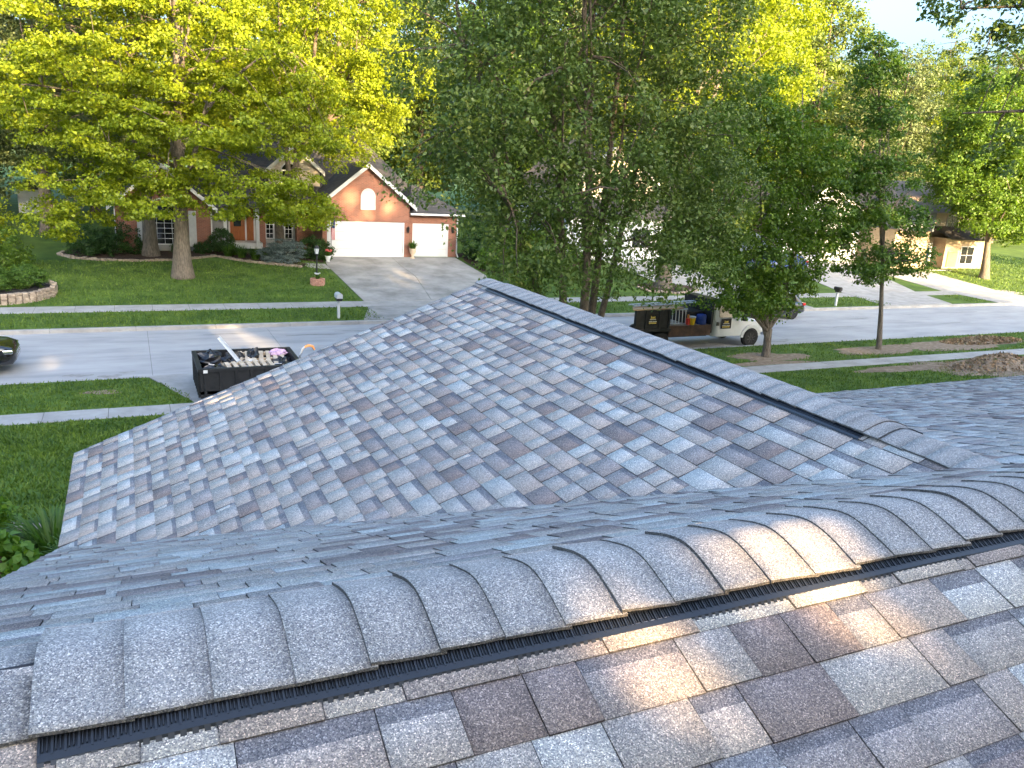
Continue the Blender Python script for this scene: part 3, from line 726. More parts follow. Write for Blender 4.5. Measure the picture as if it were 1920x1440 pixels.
def shrub(name, label, base, lobes, nclust, per, cr, leaf, mleaf, seed, cat='shrub', group=None, wd=.36, shell=.95, up=.5, stems=6, flat=.8):
    R = np.random.default_rng(seed); root = thing(name, label, cat, base, group)
    Cc, dr = crown_clusters(lobes, nclust, R, shell); k = Cc[:, 2] > base[2] + .03; Cc, dr = Cc[k], dr[k]
    b = MB(); Q = random.Random(seed)
    for i in range(stems):
        t = Vector(Cc[int(R.integers(len(Cc)))]); b.tube(bend((base[0] + Q.uniform(-.1, .1), base[1] + Q.uniform(-.1, .1), base[2] - .05), t, .05, 3, Q, .03), [.03, .024, .016, .008], 4, cap=False)
    b.build('stem', M_BARK2, root)
    V = leaves_for(Cc, dr, per, cr, leaf, R, wd, up, flat)
    np_mesh('foliage', V, np.arange(len(V)).reshape(-1, 4), mleaf, root); return root

# -- front yard of the brick house: big oak and its companions
tree('oak_tree', 'broad oak on the open lawn with sunlit yellow top and thick grey trunk', (2.37, 45, .68),
     [([(2.37, 45, .68), (2.4, 45, 3), (2.45, 45.1, 6), (2.6, 45.2, 10), (2.7, 45.3, 15), (2.8, 45.3, 20)], .46, .08)],
     [(2.4, 45, 14, 6.8, 5.6, 6), (-1.4, 44.4, 9.0, 4.6, 4.2, 3.0), (6.6, 44.6, 9.6, 4.8, 4.2, 3.0), (2.0, 43.2, 8.0, 4.6, 3.2, 2.6), (-1.6, 43.8, 5.2, 3.0, 2.4, 1.9), (-2.8, 43.8, 3.7, 1.7, 1.6, 1.0), (.6, 42.8, 5.2, 2.4, 2.2, 1.3), (4.6, 43.2, 5.2, 2.8, 2.2, 1.5), (7.4, 44.2, 5.0, 2.8, 2.2, 1.6), (9.2, 44.6, 4.0, 1.6, 1.6, 1.1), (5.2, 43.4, 4.2, 2.0, 1.4, .8), (2.6, 45, 20, 5, 4.6, 3.6)],
     1100, 140, .62, .14, M_OAK, M_BARK, 21, nlimb=24, ntwig=150, limb_from=.24, wd=.4, flat=.42)
tree('oak_tree', 'oak with dark trunk rising from the mulch bed before the arched window', (1.03, 50.4, 1.12),
     [([(1.03, 50.4, 1.12), (1.0, 50.4, 4), (.9, 50.5, 8), (.7, 50.6, 14), (.6, 50.6, 21)], .40, .08)],
     [(.4, 50.8, 15, 6.0, 4, 6), (-3.4, 51.2, 9.5, 3.6, 3.2, 2.8), (.4, 50.8, 21, 4, 4, 3.4)],
     330, 110, .75, .17, M_OAK, M_BARK, 22, nlimb=14, ntwig=60, limb_from=.35, wd=.4)
tree('locust_tree', 'leaning tree with forked dark trunk beside the front entry, yellow drooping foliage', (8.35, 50.2, 1.12),
     [([(8.2, 50.2, 1.1), (8.1, 50.2, 3.1), (8.7, 50.2, 5.3), (9.2, 50.3, 6.6), (9.9, 50.4, 9), (10.6, 50.6, 15), (10.8, 50.6, 20)], .30, .06), ([(8.8, 50.2, 5.4), (8.6, 50.3, 7.6), (8.3, 50.4, 10), (8.4, 50.4, 16)], .17, .05), ([(9.2, 50.3, 6.6), (10.2, 50.1, 8), (11.6, 50, 10), (13, 50, 14)], .16, .05)],
     [(10.5, 50, 15, 5.6, 4.6, 5.5), (12.6, 49.6, 10.4, 3.2, 3.0, 2.6), (7.2, 49.8, 9.8, 3.0, 3.0, 2.4), (10.4, 50, 20.5, 4.6, 4.4, 3.2), (9.6, 49, 3.9, 1.6, 1.2, .8), (11.6, 49.4, 7.6, 2.4, 1.6, 1.3), (14.6, 49.8, 13, 3, 3, 4)],
     700, 115, .66, .155, M_LOCUST, M_BARK2, 23, nlimb=20, ntwig=110, limb_from=.45, flare=1.2)
tree('spruce_like_tree', 'sunlit grey-green tree with pale thick trunk on the side lawn', (-4.6, 58.5, 1.5),
     [([(-4.6, 58.5, 1.5), (-4.6, 58.5, 6), (-4.5, 58.5, 12), (-4.5, 58.5, 21)], .42, .06)],
     [(-4.6, 58.4, 16, 4.2, 4, 7.5), (-4.2, 58, 9, 4.4, 4, 3.0), (-1.6, 59, 7.5, 3, 3, 2.2), (-7.5, 58.5, 8.6, 3.5, 3.5, 3)],
     300, 95, .85, .22, M_GREYG, M_BARK, 24, nlimb=14, ntwig=50)
tree('conifer', 'tall grey-green conifer at the edge of the side lawn', (-9.2, 62, 1.6),
     [([(-9.2, 62, 1.6), (-9.2, 62, 8), (-9.2, 62, 22)], .34, .05)],
     [(-9.2, 62, 18, 3.2, 3.2, 7.5), (-9.2, 61.6, 9.5, 4.0, 4, 4.5), (-9, 61.5, 5.6, 3.8, 3.6, 2.2)], 260, 90, .85, .22, M_GREYG, M_BARK2, 25, nlimb=10, ntwig=40)
# -- our front yard: multi-stemmed tree with long dark leaves
S5 = [(11.9, 20.3, .4)]
tree('multi_stem_tree', 'large multi-stemmed dark green tree with hanging pointed leaves behind the gable peak', (11.8, 20.2, .37),
     [([(11.5, 20.2, .37), (11.2, 20.2, 3.5), (10.8, 20.2, 7), (10.0, 20.3, 11), (9.6, 20.3, 15)], .15, .04),
      ([(11.8, 20.0, .37), (11.8, 20.0, 4), (11.6, 20.0, 7.4), (11.1, 20.0, 11), (11.0, 20.0, 15.5)], .17, .04),
      ([(12.1, 20.3, .37), (12.3, 20.3, 4), (12.4, 20.3, 7.5), (12.5, 20.3, 11.3), (12.4, 20.4, 15)], .15, .04),
      ([(12.2, 20.5, .37), (12.9, 20.6, 3.6), (13.6, 20.8, 7), (14.6, 21, 10.5), (15.2, 21.2, 13.5)], .13, .03),
      ([(11.6, 20.5, .37), (10.6, 20.6, 3.6), (9.4, 20.8, 6.6), (8.2, 20.9, 9.6), (7.6, 21, 12.5)], .13, .03)],
     [(8.4, 20, 9.6, 2.5, 2.6, 2.4), (8.1, 20, 7.0, 2.0, 2.2, 1.4), (11, 19.6, 7.8, 3.6, 2.6, 2.2), (11.4, 19.8, 12.2, 4.2, 3, 2.6), (14.4, 20.4, 8.2, 2.8, 2.6, 2.6), (14.2, 20.8, 11.8, 2.6, 2.6, 2.4), (11.0, 19.2, 5.4, 3.2, 2.2, 1.6), (14.0, 19.6, 5.4, 2.4, 2.0, 1.6), (16.0, 20.4, 6.8, 1.8, 1.8, 1.8), (11.4, 20, 15, 4.2, 3.4, 2.2), (10.0, 19.6, 4.4, 1.4, 1.4, .7)],
     1350, 84, .55, .12, M_PEAR, M_BARK2, 26, nlimb=34, ntwig=240, wd=.27, flare=1.25, limb_from=.3, up=.45, flat=.8)
# -- verge trees on our side
tree('multi_stem_tree', 'small vase-shaped tree with fanned grey stems on the verge beside the pickup', (23.45, 24.8, .18),
     [([(23.45, 24.8, .18), (23.42, 24.8, .8), (23.4, 24.8, 1.35)], .16, .15),
      ([(23.4, 24.8, 1.2), (22.9, 24.8, 2.2), (22.5, 24.7, 4), (21.9, 24.7, 7), (21.2, 24.6, 10.4)], .075, .02), ([(23.4, 24.8, 1.2), (23.2, 24.9, 2.4), (22.9, 24.9, 5), (22.5, 25, 9.6)], .075, .02),
      ([(23.4, 24.8, 1.2), (23.5, 24.7, 2.5), (23.4, 24.7, 5), (22.8, 24.7, 10)], .075, .02), ([(23.4, 24.8, 1.2), (24.0, 24.8, 2.1), (24.2, 24.9, 4.2), (24.2, 25, 7.5), (23.6, 25, 10.6)], .085, .02)],
     [(21.6, 24.4, 4.6, 2.0, 1.7, 1.6), (20.6, 24.4, 6.4, 2.1, 1.7, 1.7), (23.4, 24.4, 6.6, 2.1, 1.9, 2.0), (22.4, 24.6, 9.2, 1.9, 1.7, 1.9), (24.5, 24.8, 5.0, 1.5, 1.5, 1.4), (21.4, 24.2, 3.1, 1.6, 1.2, .8), (23.9, 24.6, 3.6, 1.3, 1.2, .8), (20.6, 24.5, 9.4, 1.6, 1.4, 1.8), (19.4, 24.4, 5.0, 1.5, 1.3, 1.4), (19.2, 24.5, 7.8, 1.5, 1.4, 1.6), (20.6, 24.0, 2.7, 1.3, 1.0, .6), (22.4, 24.0, 2.7, 1.3, 1.0, .6), (25.3, 24.8, 5.6, 1.6, 1.4, 1.3), (24.6, 24.8, 7.9, 1.5, 1.4, 1.5)],
     840, 80, .46, .115, M_MAPLE, M_BARK, 27, nlimb=20, ntwig=120, flare=1.3, limb_from=.35, wd=.34)
tree('slender_tree', 'slender young tree with tiered branches on the bare verge', (30.05, 24.9, .18),
     [([(30.05, 24.9, .18), (29.8, 24.9, 1.9), (29.4, 24.9, 3.9), (28.6, 25, 7), (27.6, 25, 11), (27.1, 25, 13)], .12, .02)],
     [(29.9, 24.8, 4.3, 2.0, 1.5, .8), (28.2, 24.8, 4.0, 1.7, 1.3, .75), (29.4, 24.9, 6.1, 2.0, 1.5, .95), (27.4, 24.9, 6.0, 1.6, 1.3, .8), (28.4, 24.9, 7.9, 1.9, 1.5, 1.1), (27.9, 25, 9.8, 1.6, 1.3, 1.1), (27.3, 25, 11.8, 1.2, 1.1, 1.3), (26.4, 24.9, 5.2, 1.3, 1.1, .7), (26.7, 24.9, 7.4, 1.3, 1.1, 1.0)],
     450, 66, .46, .12, M_YOUNG, M_BARK, 28, nlimb=22, ntwig=80, flare=1.25, limb_from=.3, wd=.36, shell=.6, flat=.5)
# -- across the street to the right
tree('shade_tree', 'old shade tree with thick trunk and stone ring opposite the pickup', (30.0, 41.4, .38),
     [([(30, 41.4, .38), (29.9, 41.4, 3), (29.8, 41.4, 7), (29.6, 41.4, 13), (29.5, 41.4, 22)], .46, .07), ([(29.8, 41.4, 6), (31.5, 41, 10), (33, 41, 16)], .2, .05), ([(29.8, 41.4, 6.4), (27.6, 41.6, 11), (26.5, 41.6, 17)], .2, .05)],
     [(30, 41, 14.5, 6.6, 5.5, 5.5), (30, 41, 22, 5.8, 5, 4.6), (26, 41, 10, 3, 3, 2.6), (34.6, 41, 12.5, 3.2, 3.2, 4.2), (36, 42, 18, 3.6, 3.6, 4.4)],
     470, 95, .85, .20, M_LOCUST, M_BARK, 29, nlimb=18, ntwig=70, limb_from=.3)
tree('maple_tree', 'rounded maple on the sunny lawn before the tan house', (62.95, 43.3, .55),
     [([(62.95, 43.3, .55), (62.6, 43.3, 3), (62.2, 43.3, 6), (61.6, 43.4, 12)], .34, .06)],
     [(60.5, 43, 9.6, 5.2, 4.2, 4.0), (59.4, 43, 8.0, 3.4, 3, 2.0), (64.8, 43.2, 6.2, 3.6, 3.2, 2.8), (60.5, 43, 13.2, 4.6, 3.8, 3.0), (65, 43.4, 10.5, 4.4, 3, 4), (61, 42.6, 6.0, 3, 2.2, 1.8)],
     900, 95, .80, .2, M_MAPLE, M_BARK, 30, nlimb=16, ntwig=60, limb_from=.3)
tree('lime_tree', 'tall sunlit yellow-green tree rising behind the vase-shaped verge tree', (44.5, 56, 1.4),
     [([(44.5, 56, 1.4), (44.4, 56, 8), (44.2, 56, 16), (44, 56, 26)], .42, .08)],
     [(44.5, 56, 15, 6, 5, 6), (44, 56, 23.5, 6, 5, 6), (49.5, 56, 19, 4.2, 4, 6.5), (39, 56, 18, 4, 4, 6), (46, 56, 30, 5, 5, 4)],
     460, 95, .95, .23, M_LOCUST, M_BARK2, 31, nlimb=16, ntwig=50)
# -- overhanging limb of a tree standing right of the house
tree('overhanging_tree', 'tall tree right of the house with a limb hanging into the sky', (27, 11.5, 1.0),
     [([(27, 11.5, 1), (26.6, 11.6, 5), (26, 11.8, 9), (25.6, 12, 13), (25.4, 12, 18)], .3, .07), ([(26.2, 11.7, 8.2), (23.5, 12.6, 10.4), (20.5, 13.6, 11.6), (17.6, 14, 11.2)], .12, .02), ([(26.1, 11.8, 8), (23.4, 12.8, 8.8), (20.6, 13.8, 9.2), (18.6, 14.2, 9.0)], .09, .02)],
     [(18.9, 14, 11.5, 1.5, 1.2, .75), (17.3, 14, 11.2, .8, .8, .4), (18.9, 14, 10.0, 1.0, .9, .45), (20.6, 13.9, 8.6, 1.2, 1.1, .8), (20.6, 13.6, 11.5, 1.8, 1.4, 1.2), (23.5, 12.8, 11, 2.4, 2, 2), (26, 12, 15, 4, 4, 4)],
     300, 70, .42, .12, M_PEAR, M_BARK2, 32, nlimb=16, ntwig=120, wd=.3, limb_from=.4)
# -- the wood behind the houses: three prototypes, copied
WGR = 'trees of the wood behind the houses'
def wood_proto(seed, h, rx, mtl, lab, n=300):
    return tree('wood_tree', lab, (0, 0, 0), [([(0, 0, 0), (0, 0, h * .3), (.3, 0, h * .6), (.2, .1, h * .92)], .32, .06)],
                [(0, 0, h * .62, rx, rx, h * .26), (.4, .2, h * .84, rx * .75, rx * .75, h * .17), (-rx * .3, -.6, h * .4, rx * .95, rx * .9, h * .17), (rx * .4, -.3, h * .27, rx * .8, rx * .8, h * .12), (0, -.5, h * .14, rx * .8, rx * .8, h * .10)],
                n, 80, 1.0, .27, mtl, M_BARK2, seed, nlimb=12, ntwig=40, group=WGR)
protos = [wood_proto(41, 24, 5.0, M_BGLEAF, 'tall olive-green sunlit tree in the wood behind the houses'), wood_proto(42, 22, 5.6, M_LOCUST, 'broad bright yellow-green tree in the wood behind the houses'),
          wood_proto(43, 24, 4.6, M_GREYG, 'narrow grey-green tree in the wood behind the houses'), wood_proto(44, 20, 5.2, M_MAPLE, 'darker green round-headed tree in the wood behind the houses')]
spots = []
for i in range(13): spots.append((-26 + i * 8.2 + rnd.uniform(-1.5, 1.5), 70 + rnd.uniform(-2, 4), rnd.uniform(.95, 1.2)))
for i in range(19): spots.append((-30 + i * 8.6 + rnd.uniform(-2, 2), 87 + rnd.uniform(-3, 5), None))
for i in range(8): spots.append((70 + i * 7.5 + rnd.uniform(-2, 2), 66 + rnd.uniform(-4, 4), .8))
for i in range(8): spots.append((84 + i * 8 + rnd.uniform(-2, 2), 78 + rnd.uniform(-3, 3), .8))
used = [False] * 4
for i, (x, y, s) in enumerate(spots):
    k = (i * 7 + i // 3) % 4; ratio = x / y
    if ratio > .98: s = (5.4 + y * rnd.uniform(.17, .22) * (.84 if ratio < 1.2 else 1)) / (20, 18.5, 20, 17)[k]
    elif s is None: s = rnd.uniform(1.15, 1.4)
    loc = (x, y, g(y) - .05); rz = rnd.uniform(0, 6.28)
    if not used[k]: used[k] = True; q = protos[k]; q.location = loc; q.rotation_euler = (0, 0, rz); q.scale = (s, s, s)
    else: copy_tree(protos[k], loc, rz, s)
# -- unseen tall trees behind our own house, placed and sized to shade the yards
BLAB = 'unseen tall tree on the far side of the back yard, set there to shade the yards'
SDIR = np.array([-math.sin(math.pi - SUN_AZ) * math.cos(SUN_EL), math.cos(math.pi - SUN_AZ) * math.cos(SUN_EL), -math.sin(SUN_EL)])
HOLES = [((1.0, 1.35, 6.1), .18), ((.5, 1.35, 6.1), .10), ((.55, 8.2, 4.75), .36), ((1.0, 8.2, 4.9), .32), ((3.6, 32.5, 0), .62), ((4.4, 31.6, 0), .5), ((-3.4, 27.7, 0), .5),
         ((12.9, 50.4, 2.7), .62), ((14.7, 50.4, 2.4), .55), ((12.4, 50.4, 4.7), .55), ((14.9, 50.4, 4.2), .5), ((13.6, 50.4, 3.9), .4), ((14.6, 45, .7), .45), ((13.6, 43.6, .6), .4), ((-2.6, 38.6, .2), .9), ((-1.6, 36.5, .2), .8)]  # aim points and radii of sun patches cut through the back trees
def back_tree(x, y, s, seed, holes=HOLES):
    L_ = [(0, 0, 13.4, 5.2, 4, 6), (0, 0, 17.9, 4.4, 3.6, 4), (.6, 0, 5.9, 5, 3.5, 5), (-1.5, .5, 10.4, 5, 3, 4)]
    return tree('back_yard_tree', BLAB, (x, y, 1.6), [([(x, y, 1.6), (x, y, 1.6 + 6.4 * s), (x + .2, y, 1.6 + 18 * s)], .4, .08)],
                [(x + a * s, y + c * s, 1.6 + d_ * s, e_ * s, f_ * s, h_ * s) for a, c, d_, e_, f_, h_ in L_], 270, 26, 1.25 * s, .55, M_MAPLE, M_BARK2, seed, nlimb=6, ntwig=10, group='trees behind our back yard', holes=holes)
for i, (x, y, s) in enumerate([(0, -20, 1.0), (-10.5, -21, 1.02), (9.0, -22, 1.10), (4.6, -28, 1.2), (17.0, -19, 1.06), (25.0, -21, 1.10), (13, -31, 1.2), (22, -32, 1.2), (30, -31, 1.15)]): back_tree(x, y, s, 600 + i)
back_tree(4.6, -17, .74, 615, HOLES[:4]); back = back_tree(33, -20, 1.0, 620)  # first tree added to shield the near roof slope from the sun
for i, (x, y, s) in enumerate([(-26, -21, 1.0), (-18, -19, .97), (41, -21, 1.04), (50, -20, 1.06), (59, -21, 1.0), (88, -20, .9), (-6, -31, 1.1), (38, -31, 1.1), (46, -31, 1.1), (55, -31, 1.1)]):
    copy_tree(back, (x, y, 1.6), i * 1.3, s)

# ------------------------------------------------------------------ houses opposite
def win(root, x0, x1, y, z0, z1, nx, nz, fr=.07, mtl=M_WHITE, arch=0.):
    """window on a wall facing -Y at plane y: frame, pane, muntins."""
    b = MB()
    b.box(x0 - fr, x0, y - .06, y + .02, z0 - fr, z1 + fr); b.box(x1, x1 + fr, y - .06, y + .02, z0 - fr, z1 + fr)
    b.box(x0, x1, y - .06, y + .02, z1, z1 + fr); b.box(x0, x1, y - .075, y + .02, z0 - fr, z0)
    f_ = b.build('window', mtl, root)
    MB().box(x0, x1, y - .012, y + .01, z0, z1).build('pane', M_GLASS, f_)
    b = MB()
    for i in range(1, nx): xx = x0 + (x1 - x0) * i / nx; b.box(xx - .012, xx + .012, y - .035, y - .01, z0, z1)
    for i in range(1, nz): zz = z0 + (z1 - z0) * i / nz; b.box(x0, x1, y - .033, y - .012, zz - .012, zz + .012)
    if nx > 1 or nz > 1: b.build('muntins', mtl, f_)
    if arch:
        n = 14; xc = (x0 + x1) / 2; rx = (x1 - x0) / 2
        out = [(xc + math.cos(math.pi * k / n) * (rx + fr), z1 + fr + math.sin(math.pi * k / n) * (arch + fr)) for k in range(n + 1)]
        inn = [(xc + math.cos(math.pi * k / n) * rx, z1 + fr + math.sin(math.pi * k / n) * arch) for k in range(n + 1)]
        b = MB()
        for k in range(n): b.prism_y([inn[k], out[k], out[k + 1], inn[k + 1]], y - .055, y + .02)
        b.build('arch_trim', mtl, f_)
        MB().prism_y(inn, y - .012, y + .01).build('pane', M_GLASS, f_)
    return f_
def gable_roof(root, x0, x1, y0, y1, ze, zp, mtl, name='roof', th=.16, ov=.35, rake=M_TRIM):
    """ridge along Y, gable facing -Y."""
    xc = (x0 + x1) / 2; k = (zp - ze) / (xc - x0); a, c = x0 - ov, x1 + ov; za = ze - k * ov
    b = MB(); b.prism_y([(a, za), (xc, zp), (xc, zp + th), (a, za + th)], y0 - ov, y1); b.prism_y([(xc, zp), (c, za), (c, za + th), (xc, zp + th)], y0 - ov, y1)
    r_ = b.build(name, mtl, root)
    b = MB(); b.prism_y([(a - .02, za - .09), (xc, zp - .09), (xc, zp + th + .02), (a - .02, za + th + .02)], y0 - ov - .05, y0 - ov - .004); b.prism_y([(xc, zp - .09), (c + .02, za - .09), (c + .02, za + th + .02), (xc, zp + th + .02)], y0 - ov - .05, y0 - ov - .004)
    b.build('rake_board', rake, r_); return r_
def hip(b, x0, x1, y0, y1, ze, zr, inx, iny, m=0):
    P = [(x0, y0, ze), (x1, y0, ze), (x1, y1, ze), (x0, y1, ze)]
    Q = [(x0 + inx, y0 + iny, zr), (x1 - inx, y0 + iny, zr), (x1 - inx, y1 - iny, zr), (x0 + inx, y1 - iny, zr)]
    b.add(P + Q, [(0, 1, 5, 4), (1, 2, 6, 5), (2, 3, 7, 6), (3, 0, 4, 7), (4, 5, 6, 7)], m)
def garage_door(root, x0, x1, y, z0, z1, nrow=4):
    f_ = MB(); f_.box(x0 - .1, x0, y - .05, y + .03, z0, z1 + .1); f_.box(x1, x1 + .1, y - .05, y + .03, z0, z1 + .1); f_.box(x0, x1, y - .05, y + .03, z1, z1 + .1)
    d_ = f_.build('garage_door', M_WHITE, root)
    for i in range(nrow):
        a = z0 + (z1 - z0) * i / nrow; c = z0 + (z1 - z0) * (i + 1) / nrow
        b = MB(); b.box(x0, x1, y + .015, y + .05, a + .006, c - .006)
        n = max(2, int(round((x1 - x0) / .6)))
        for k in range(n):
            xa = x0 + (x1 - x0) * (k + .12) / n; xb = x0 + (x1 - x0) * (k + .88) / n
            b.box(xa, xb, y + .005, y + .015, a + .11, c - .11)
        b.build('door_panel', M_WHITE, d_)
    return d_
def lantern(root, x, y, z):
    b = MB(); b.box(x - .05, x + .05, y - .03, y, z - .1, z + .14); b.lathe([(.02, .2), (.10, .13), (.085, .10), (.07, -.12), (.03, -.2)], (x, y - .13, z), 8); b.tube([(x, y, z + .1), (x, y - .1, z + .22), (x, y - .13, z + .18)], .014, 5)
    o_ = b.build('wall_lantern', M_BLKMET, root)
    MB().lathe([(.055, -.09), (.062, .08)], (x, y - .131, z), 8).build('lamp_glass', M_TRIM, o_)

bh = thing('brick_house', 'red brick house with gabled double garage and dark hipped roof', 'house', (9, 56, 1.1))
gz = 1.08
# double garage block
part('wall', M_BRICK, bh, lambda b: (b.prism_y([(10.75, gz - .2), (11.02, gz - .2), (11.02, 3.35), (10.75, 3.35)], 50.4, 50.65), b.prism_y([(15.98, gz - .2), (16.3, gz - .2), (16.3, 3.35), (15.98, 3.35)], 50.4, 50.65),
     b.prism_y([(10.75, 3.35), (16.3, 3.35), (16.3, 4.45), (13.52, 6.72), (10.75, 4.45)], 50.4, 50.65), b.box(10.75, 10.95, 50.65, 57, gz - .2, 4.45), b.box(16.1, 16.3, 50.65, 57, gz - .2, 4.45), b.box(10.9, 16.2, 50.75, 51, gz - .2, 3.4)))
garage_door(bh, 11.12, 15.88, 50.46, gz + .02, 3.22)
gable_roof(bh, 10.75, 16.3, 50.4, 58, 4.45, 6.72, M_ROOFD)
n = 14
av = MB(); xc, zs = 13.58, 4.86; pts = [(xc + .36, 4.17)] + [(xc + .36 * math.cos(math.pi * k / n), zs + .40 * math.sin(math.pi * k / n)) for k in range(n + 1)] + [(xc - .36, 4.17)]
ptso = [(xc + .47, 4.08)] + [(xc + .47 * math.cos(math.pi * k / n), zs + .51 * math.sin(math.pi * k / n)) for k in range(n + 1)] + [(xc - .47, 4.08)]
for k in range(len(pts)):
    k2 = (k + 1) % len(pts); av.prism_y([pts[k], ptso[k], ptso[k2], pts[k2]], 50.33, 50.41)
vt_ = av.build('louvred_vent', M_TRIM, bh)
MB().prism_y(pts, 50.385, 50.41).build('vent_backing', M_TRIM, vt_)
for k in range(11):
    z_ = 4.22 + k * .09; hw = .36 if z_ < zs else .36 * math.sqrt(max(0, 1 - ((z_ - zs) / .4) ** 2))
    if hw > .08: MB().add([(xc - hw, 50.345, z_), (xc + hw, 50.345, z_), (xc + hw, 50.38, z_ + .07), (xc - hw, 50.38, z_ + .07)], [(0, 1, 2, 3)]).build('slat', M_WHITE, vt_)
lantern(bh, 10.88, 50.4, 2.95); lantern(bh, 16.2, 50.4, 2.9)
# single garage block
part('wall', M_BRICK, bh, lambda b: (b.box(16.31, 16.62, 50.7, 50.95, gz - .2, 3.85), b.box(19.1, 19.75, 50.7, 50.95, gz - .2, 3.85), b.box(16.62, 19.1, 50.7, 50.95, 3.28, 3.85), b.box(19.55, 19.75, 50.95, 58, gz - .2, 3.85), b.box(16.5, 19.2, 51, 51.2, gz - .2, 3.4)))
garage_door(bh, 16.72, 19.0, 50.76, gz + .02, 3.18)
lantern(bh, 19.36, 50.7, 2.9)
b = MB(); b.add([(16.3, 50.3, 3.92), (20.15, 50.3, 3.92), (20.15, 58, 3.92), (16.3, 58, 3.92), (17.2, 53, 5.6), (17.6, 53, 5.6)], [(0, 1, 5, 4), (1, 2, 5), (0, 4, 3), (2, 3, 4, 5)]); b.build('roof', M_ROOFD, bh)
part('gutter', M_WHITE, bh, lambda b: (b.box(16.32, 20.2, 50.2, 50.3, 3.83, 3.95), b.tube([(19.68, 50.62, 3.85), (19.68, 50.62, 1.4), (19.72, 50.4, 1.15)], .045, 6)))
# main body
part('wall', M_GSIDE, bh, lambda b: (b.box(4.3, 18, 54.0, 64, .9, 4.4),))
b = MB(); hip(b, 3.8, 18.6, 53.4, 64.6, 4.35, 9.2, 4.4, 4.4); b.build('roof', M_ROOFD, bh)
# left wing with arched window
part('wall', M_BRICK, bh, lambda b: (b.box(-.75, .45, 52, 52.25, .8, 3.9), b.box(3.55, 4.45, 52, 52.25, .8, 3.9), b.prism_y([(-.75, 3.9), (4.45, 3.9), (1.85, 6.1)], 52, 52.25), b.box(-.75, -.55, 52.25, 62, .8, 3.9), b.box(4.25, 4.45, 52.25, 54, .8, 3.9), b.box(.45, 3.55, 52.2, 52.4, .8, 3.9)))
part('panel_below_window', M_GSIDE, bh, lambda b: b.box(.46, 3.54, 52.06, 52.2, .9, 1.58))
win(bh, 1.05, 3.1, 52.05, 1.66, 3.45, 5, 6, arch=.75)
for xa in (.42, 3.2): part('shutter', M_TRIM, bh, lambda b: b.box(xa, xa + .42, 51.95, 52.0, 1.5, 3.6))
part('corner_downpipe', M_WHITE, bh, lambda b: (b.tube([(-.72, 51.95, 3.8), (-.72, 51.95, 1.0)], .04, 6), b.tube([(4.47, 51.97, 3.8), (4.47, 51.97, 1.0)], .04, 6)))
gable_roof(bh, -.75, 4.45, 52, 60, 3.9, 6.1, M_ROOFD, rake=M_WHITE)
# entry: door, sidelight, columns, tall windows
ed = MB(); ed.box(5.62, 5.73, 53.9, 54.0, 1.7, 3.75); ed.box(6.62, 6.72, 53.9, 54, 1.7, 3.75); ed.box(7.15, 7.25, 53.9, 54, 1.7, 3.75); ed.box(5.62, 7.25, 53.9, 54, 3.75, 3.85); ed.box(5.4, 7.5, 52.6, 54, 1.35, 1.7)
ef = ed.build('entry_frame', M_WHITE, bh)
dr_ = part('front_door', M_WOODD, bh, lambda b: b.box(5.73, 6.62, 53.93, 53.99, 1.72, 3.75)); part('door_glass', M_GLASS, dr_, lambda b: b.box(5.95, 6.4, 53.915, 53.93, 2.6, 3.5)); part('handle', M_BLKMET, dr_, lambda b: b.tube([(6.5, 53.92, 2.6), (6.5, 53.87, 2.75), (6.5, 53.92, 2.9)], .015, 5))
part('sidelight', M_WOODD, bh, lambda b: b.box(6.72, 7.15, 53.93, 53.99, 1.72, 3.75))
for xx in (5.3, 7.2): part('porch_column', M_WHITE, bh, lambda b: (b.box(xx - .1, xx + .1, 52.45, 52.65, 1.4, 3.85), b.box(xx - .15, xx + .15, 52.4, 52.7, 3.7, 3.86)))
part('porch_roof', M_ROOFD, bh, lambda b: b.add([(4.4, 52.1, 3.9), (9.9, 52.1, 3.9), (9.9, 54, 4.7), (4.4, 54, 4.7), (4.4, 52.1, 3.82), (9.9, 52.1, 3.82)], [(0, 1, 2, 3), (4, 5, 1, 0)]))
part('wall', M_BRICK, bh, lambda b: b.box(7.45, 7.85, 53.7, 54, .9, 3.9)); part('wall', M_BRICK, bh, lambda b: b.box(9.75, 10.75, 53.4, 54, .9, 3.9))
for xa in (7.92, 9.1): win(bh, xa, xa + .42, 53.96, 1.9, 3.6, 2, 6, fr=.05)
part('shutter', M_TRIM, bh, lambda b: (b.box(8.42, 9.0, 53.9, 53.97, 1.75, 3.75),))
# upper gable with small arched window
part('upper_gable', M_CREAM, bh, lambda b: b.prism_y([(8.2, 4.6), (11.4, 4.6), (11.4, 6.2), (9.8, 7.6), (8.2, 6.2)], 54.2, 58))
win(bh, 9.0, 9.9, 54.2, 5.2, 6.1, 2, 2, fr=.08, arch=.4)
gable_roof(bh, 8.2, 11.4, 54.2, 59, 6.2, 7.6, M_ROOFD, ov=.25, rake=M_WHITE)

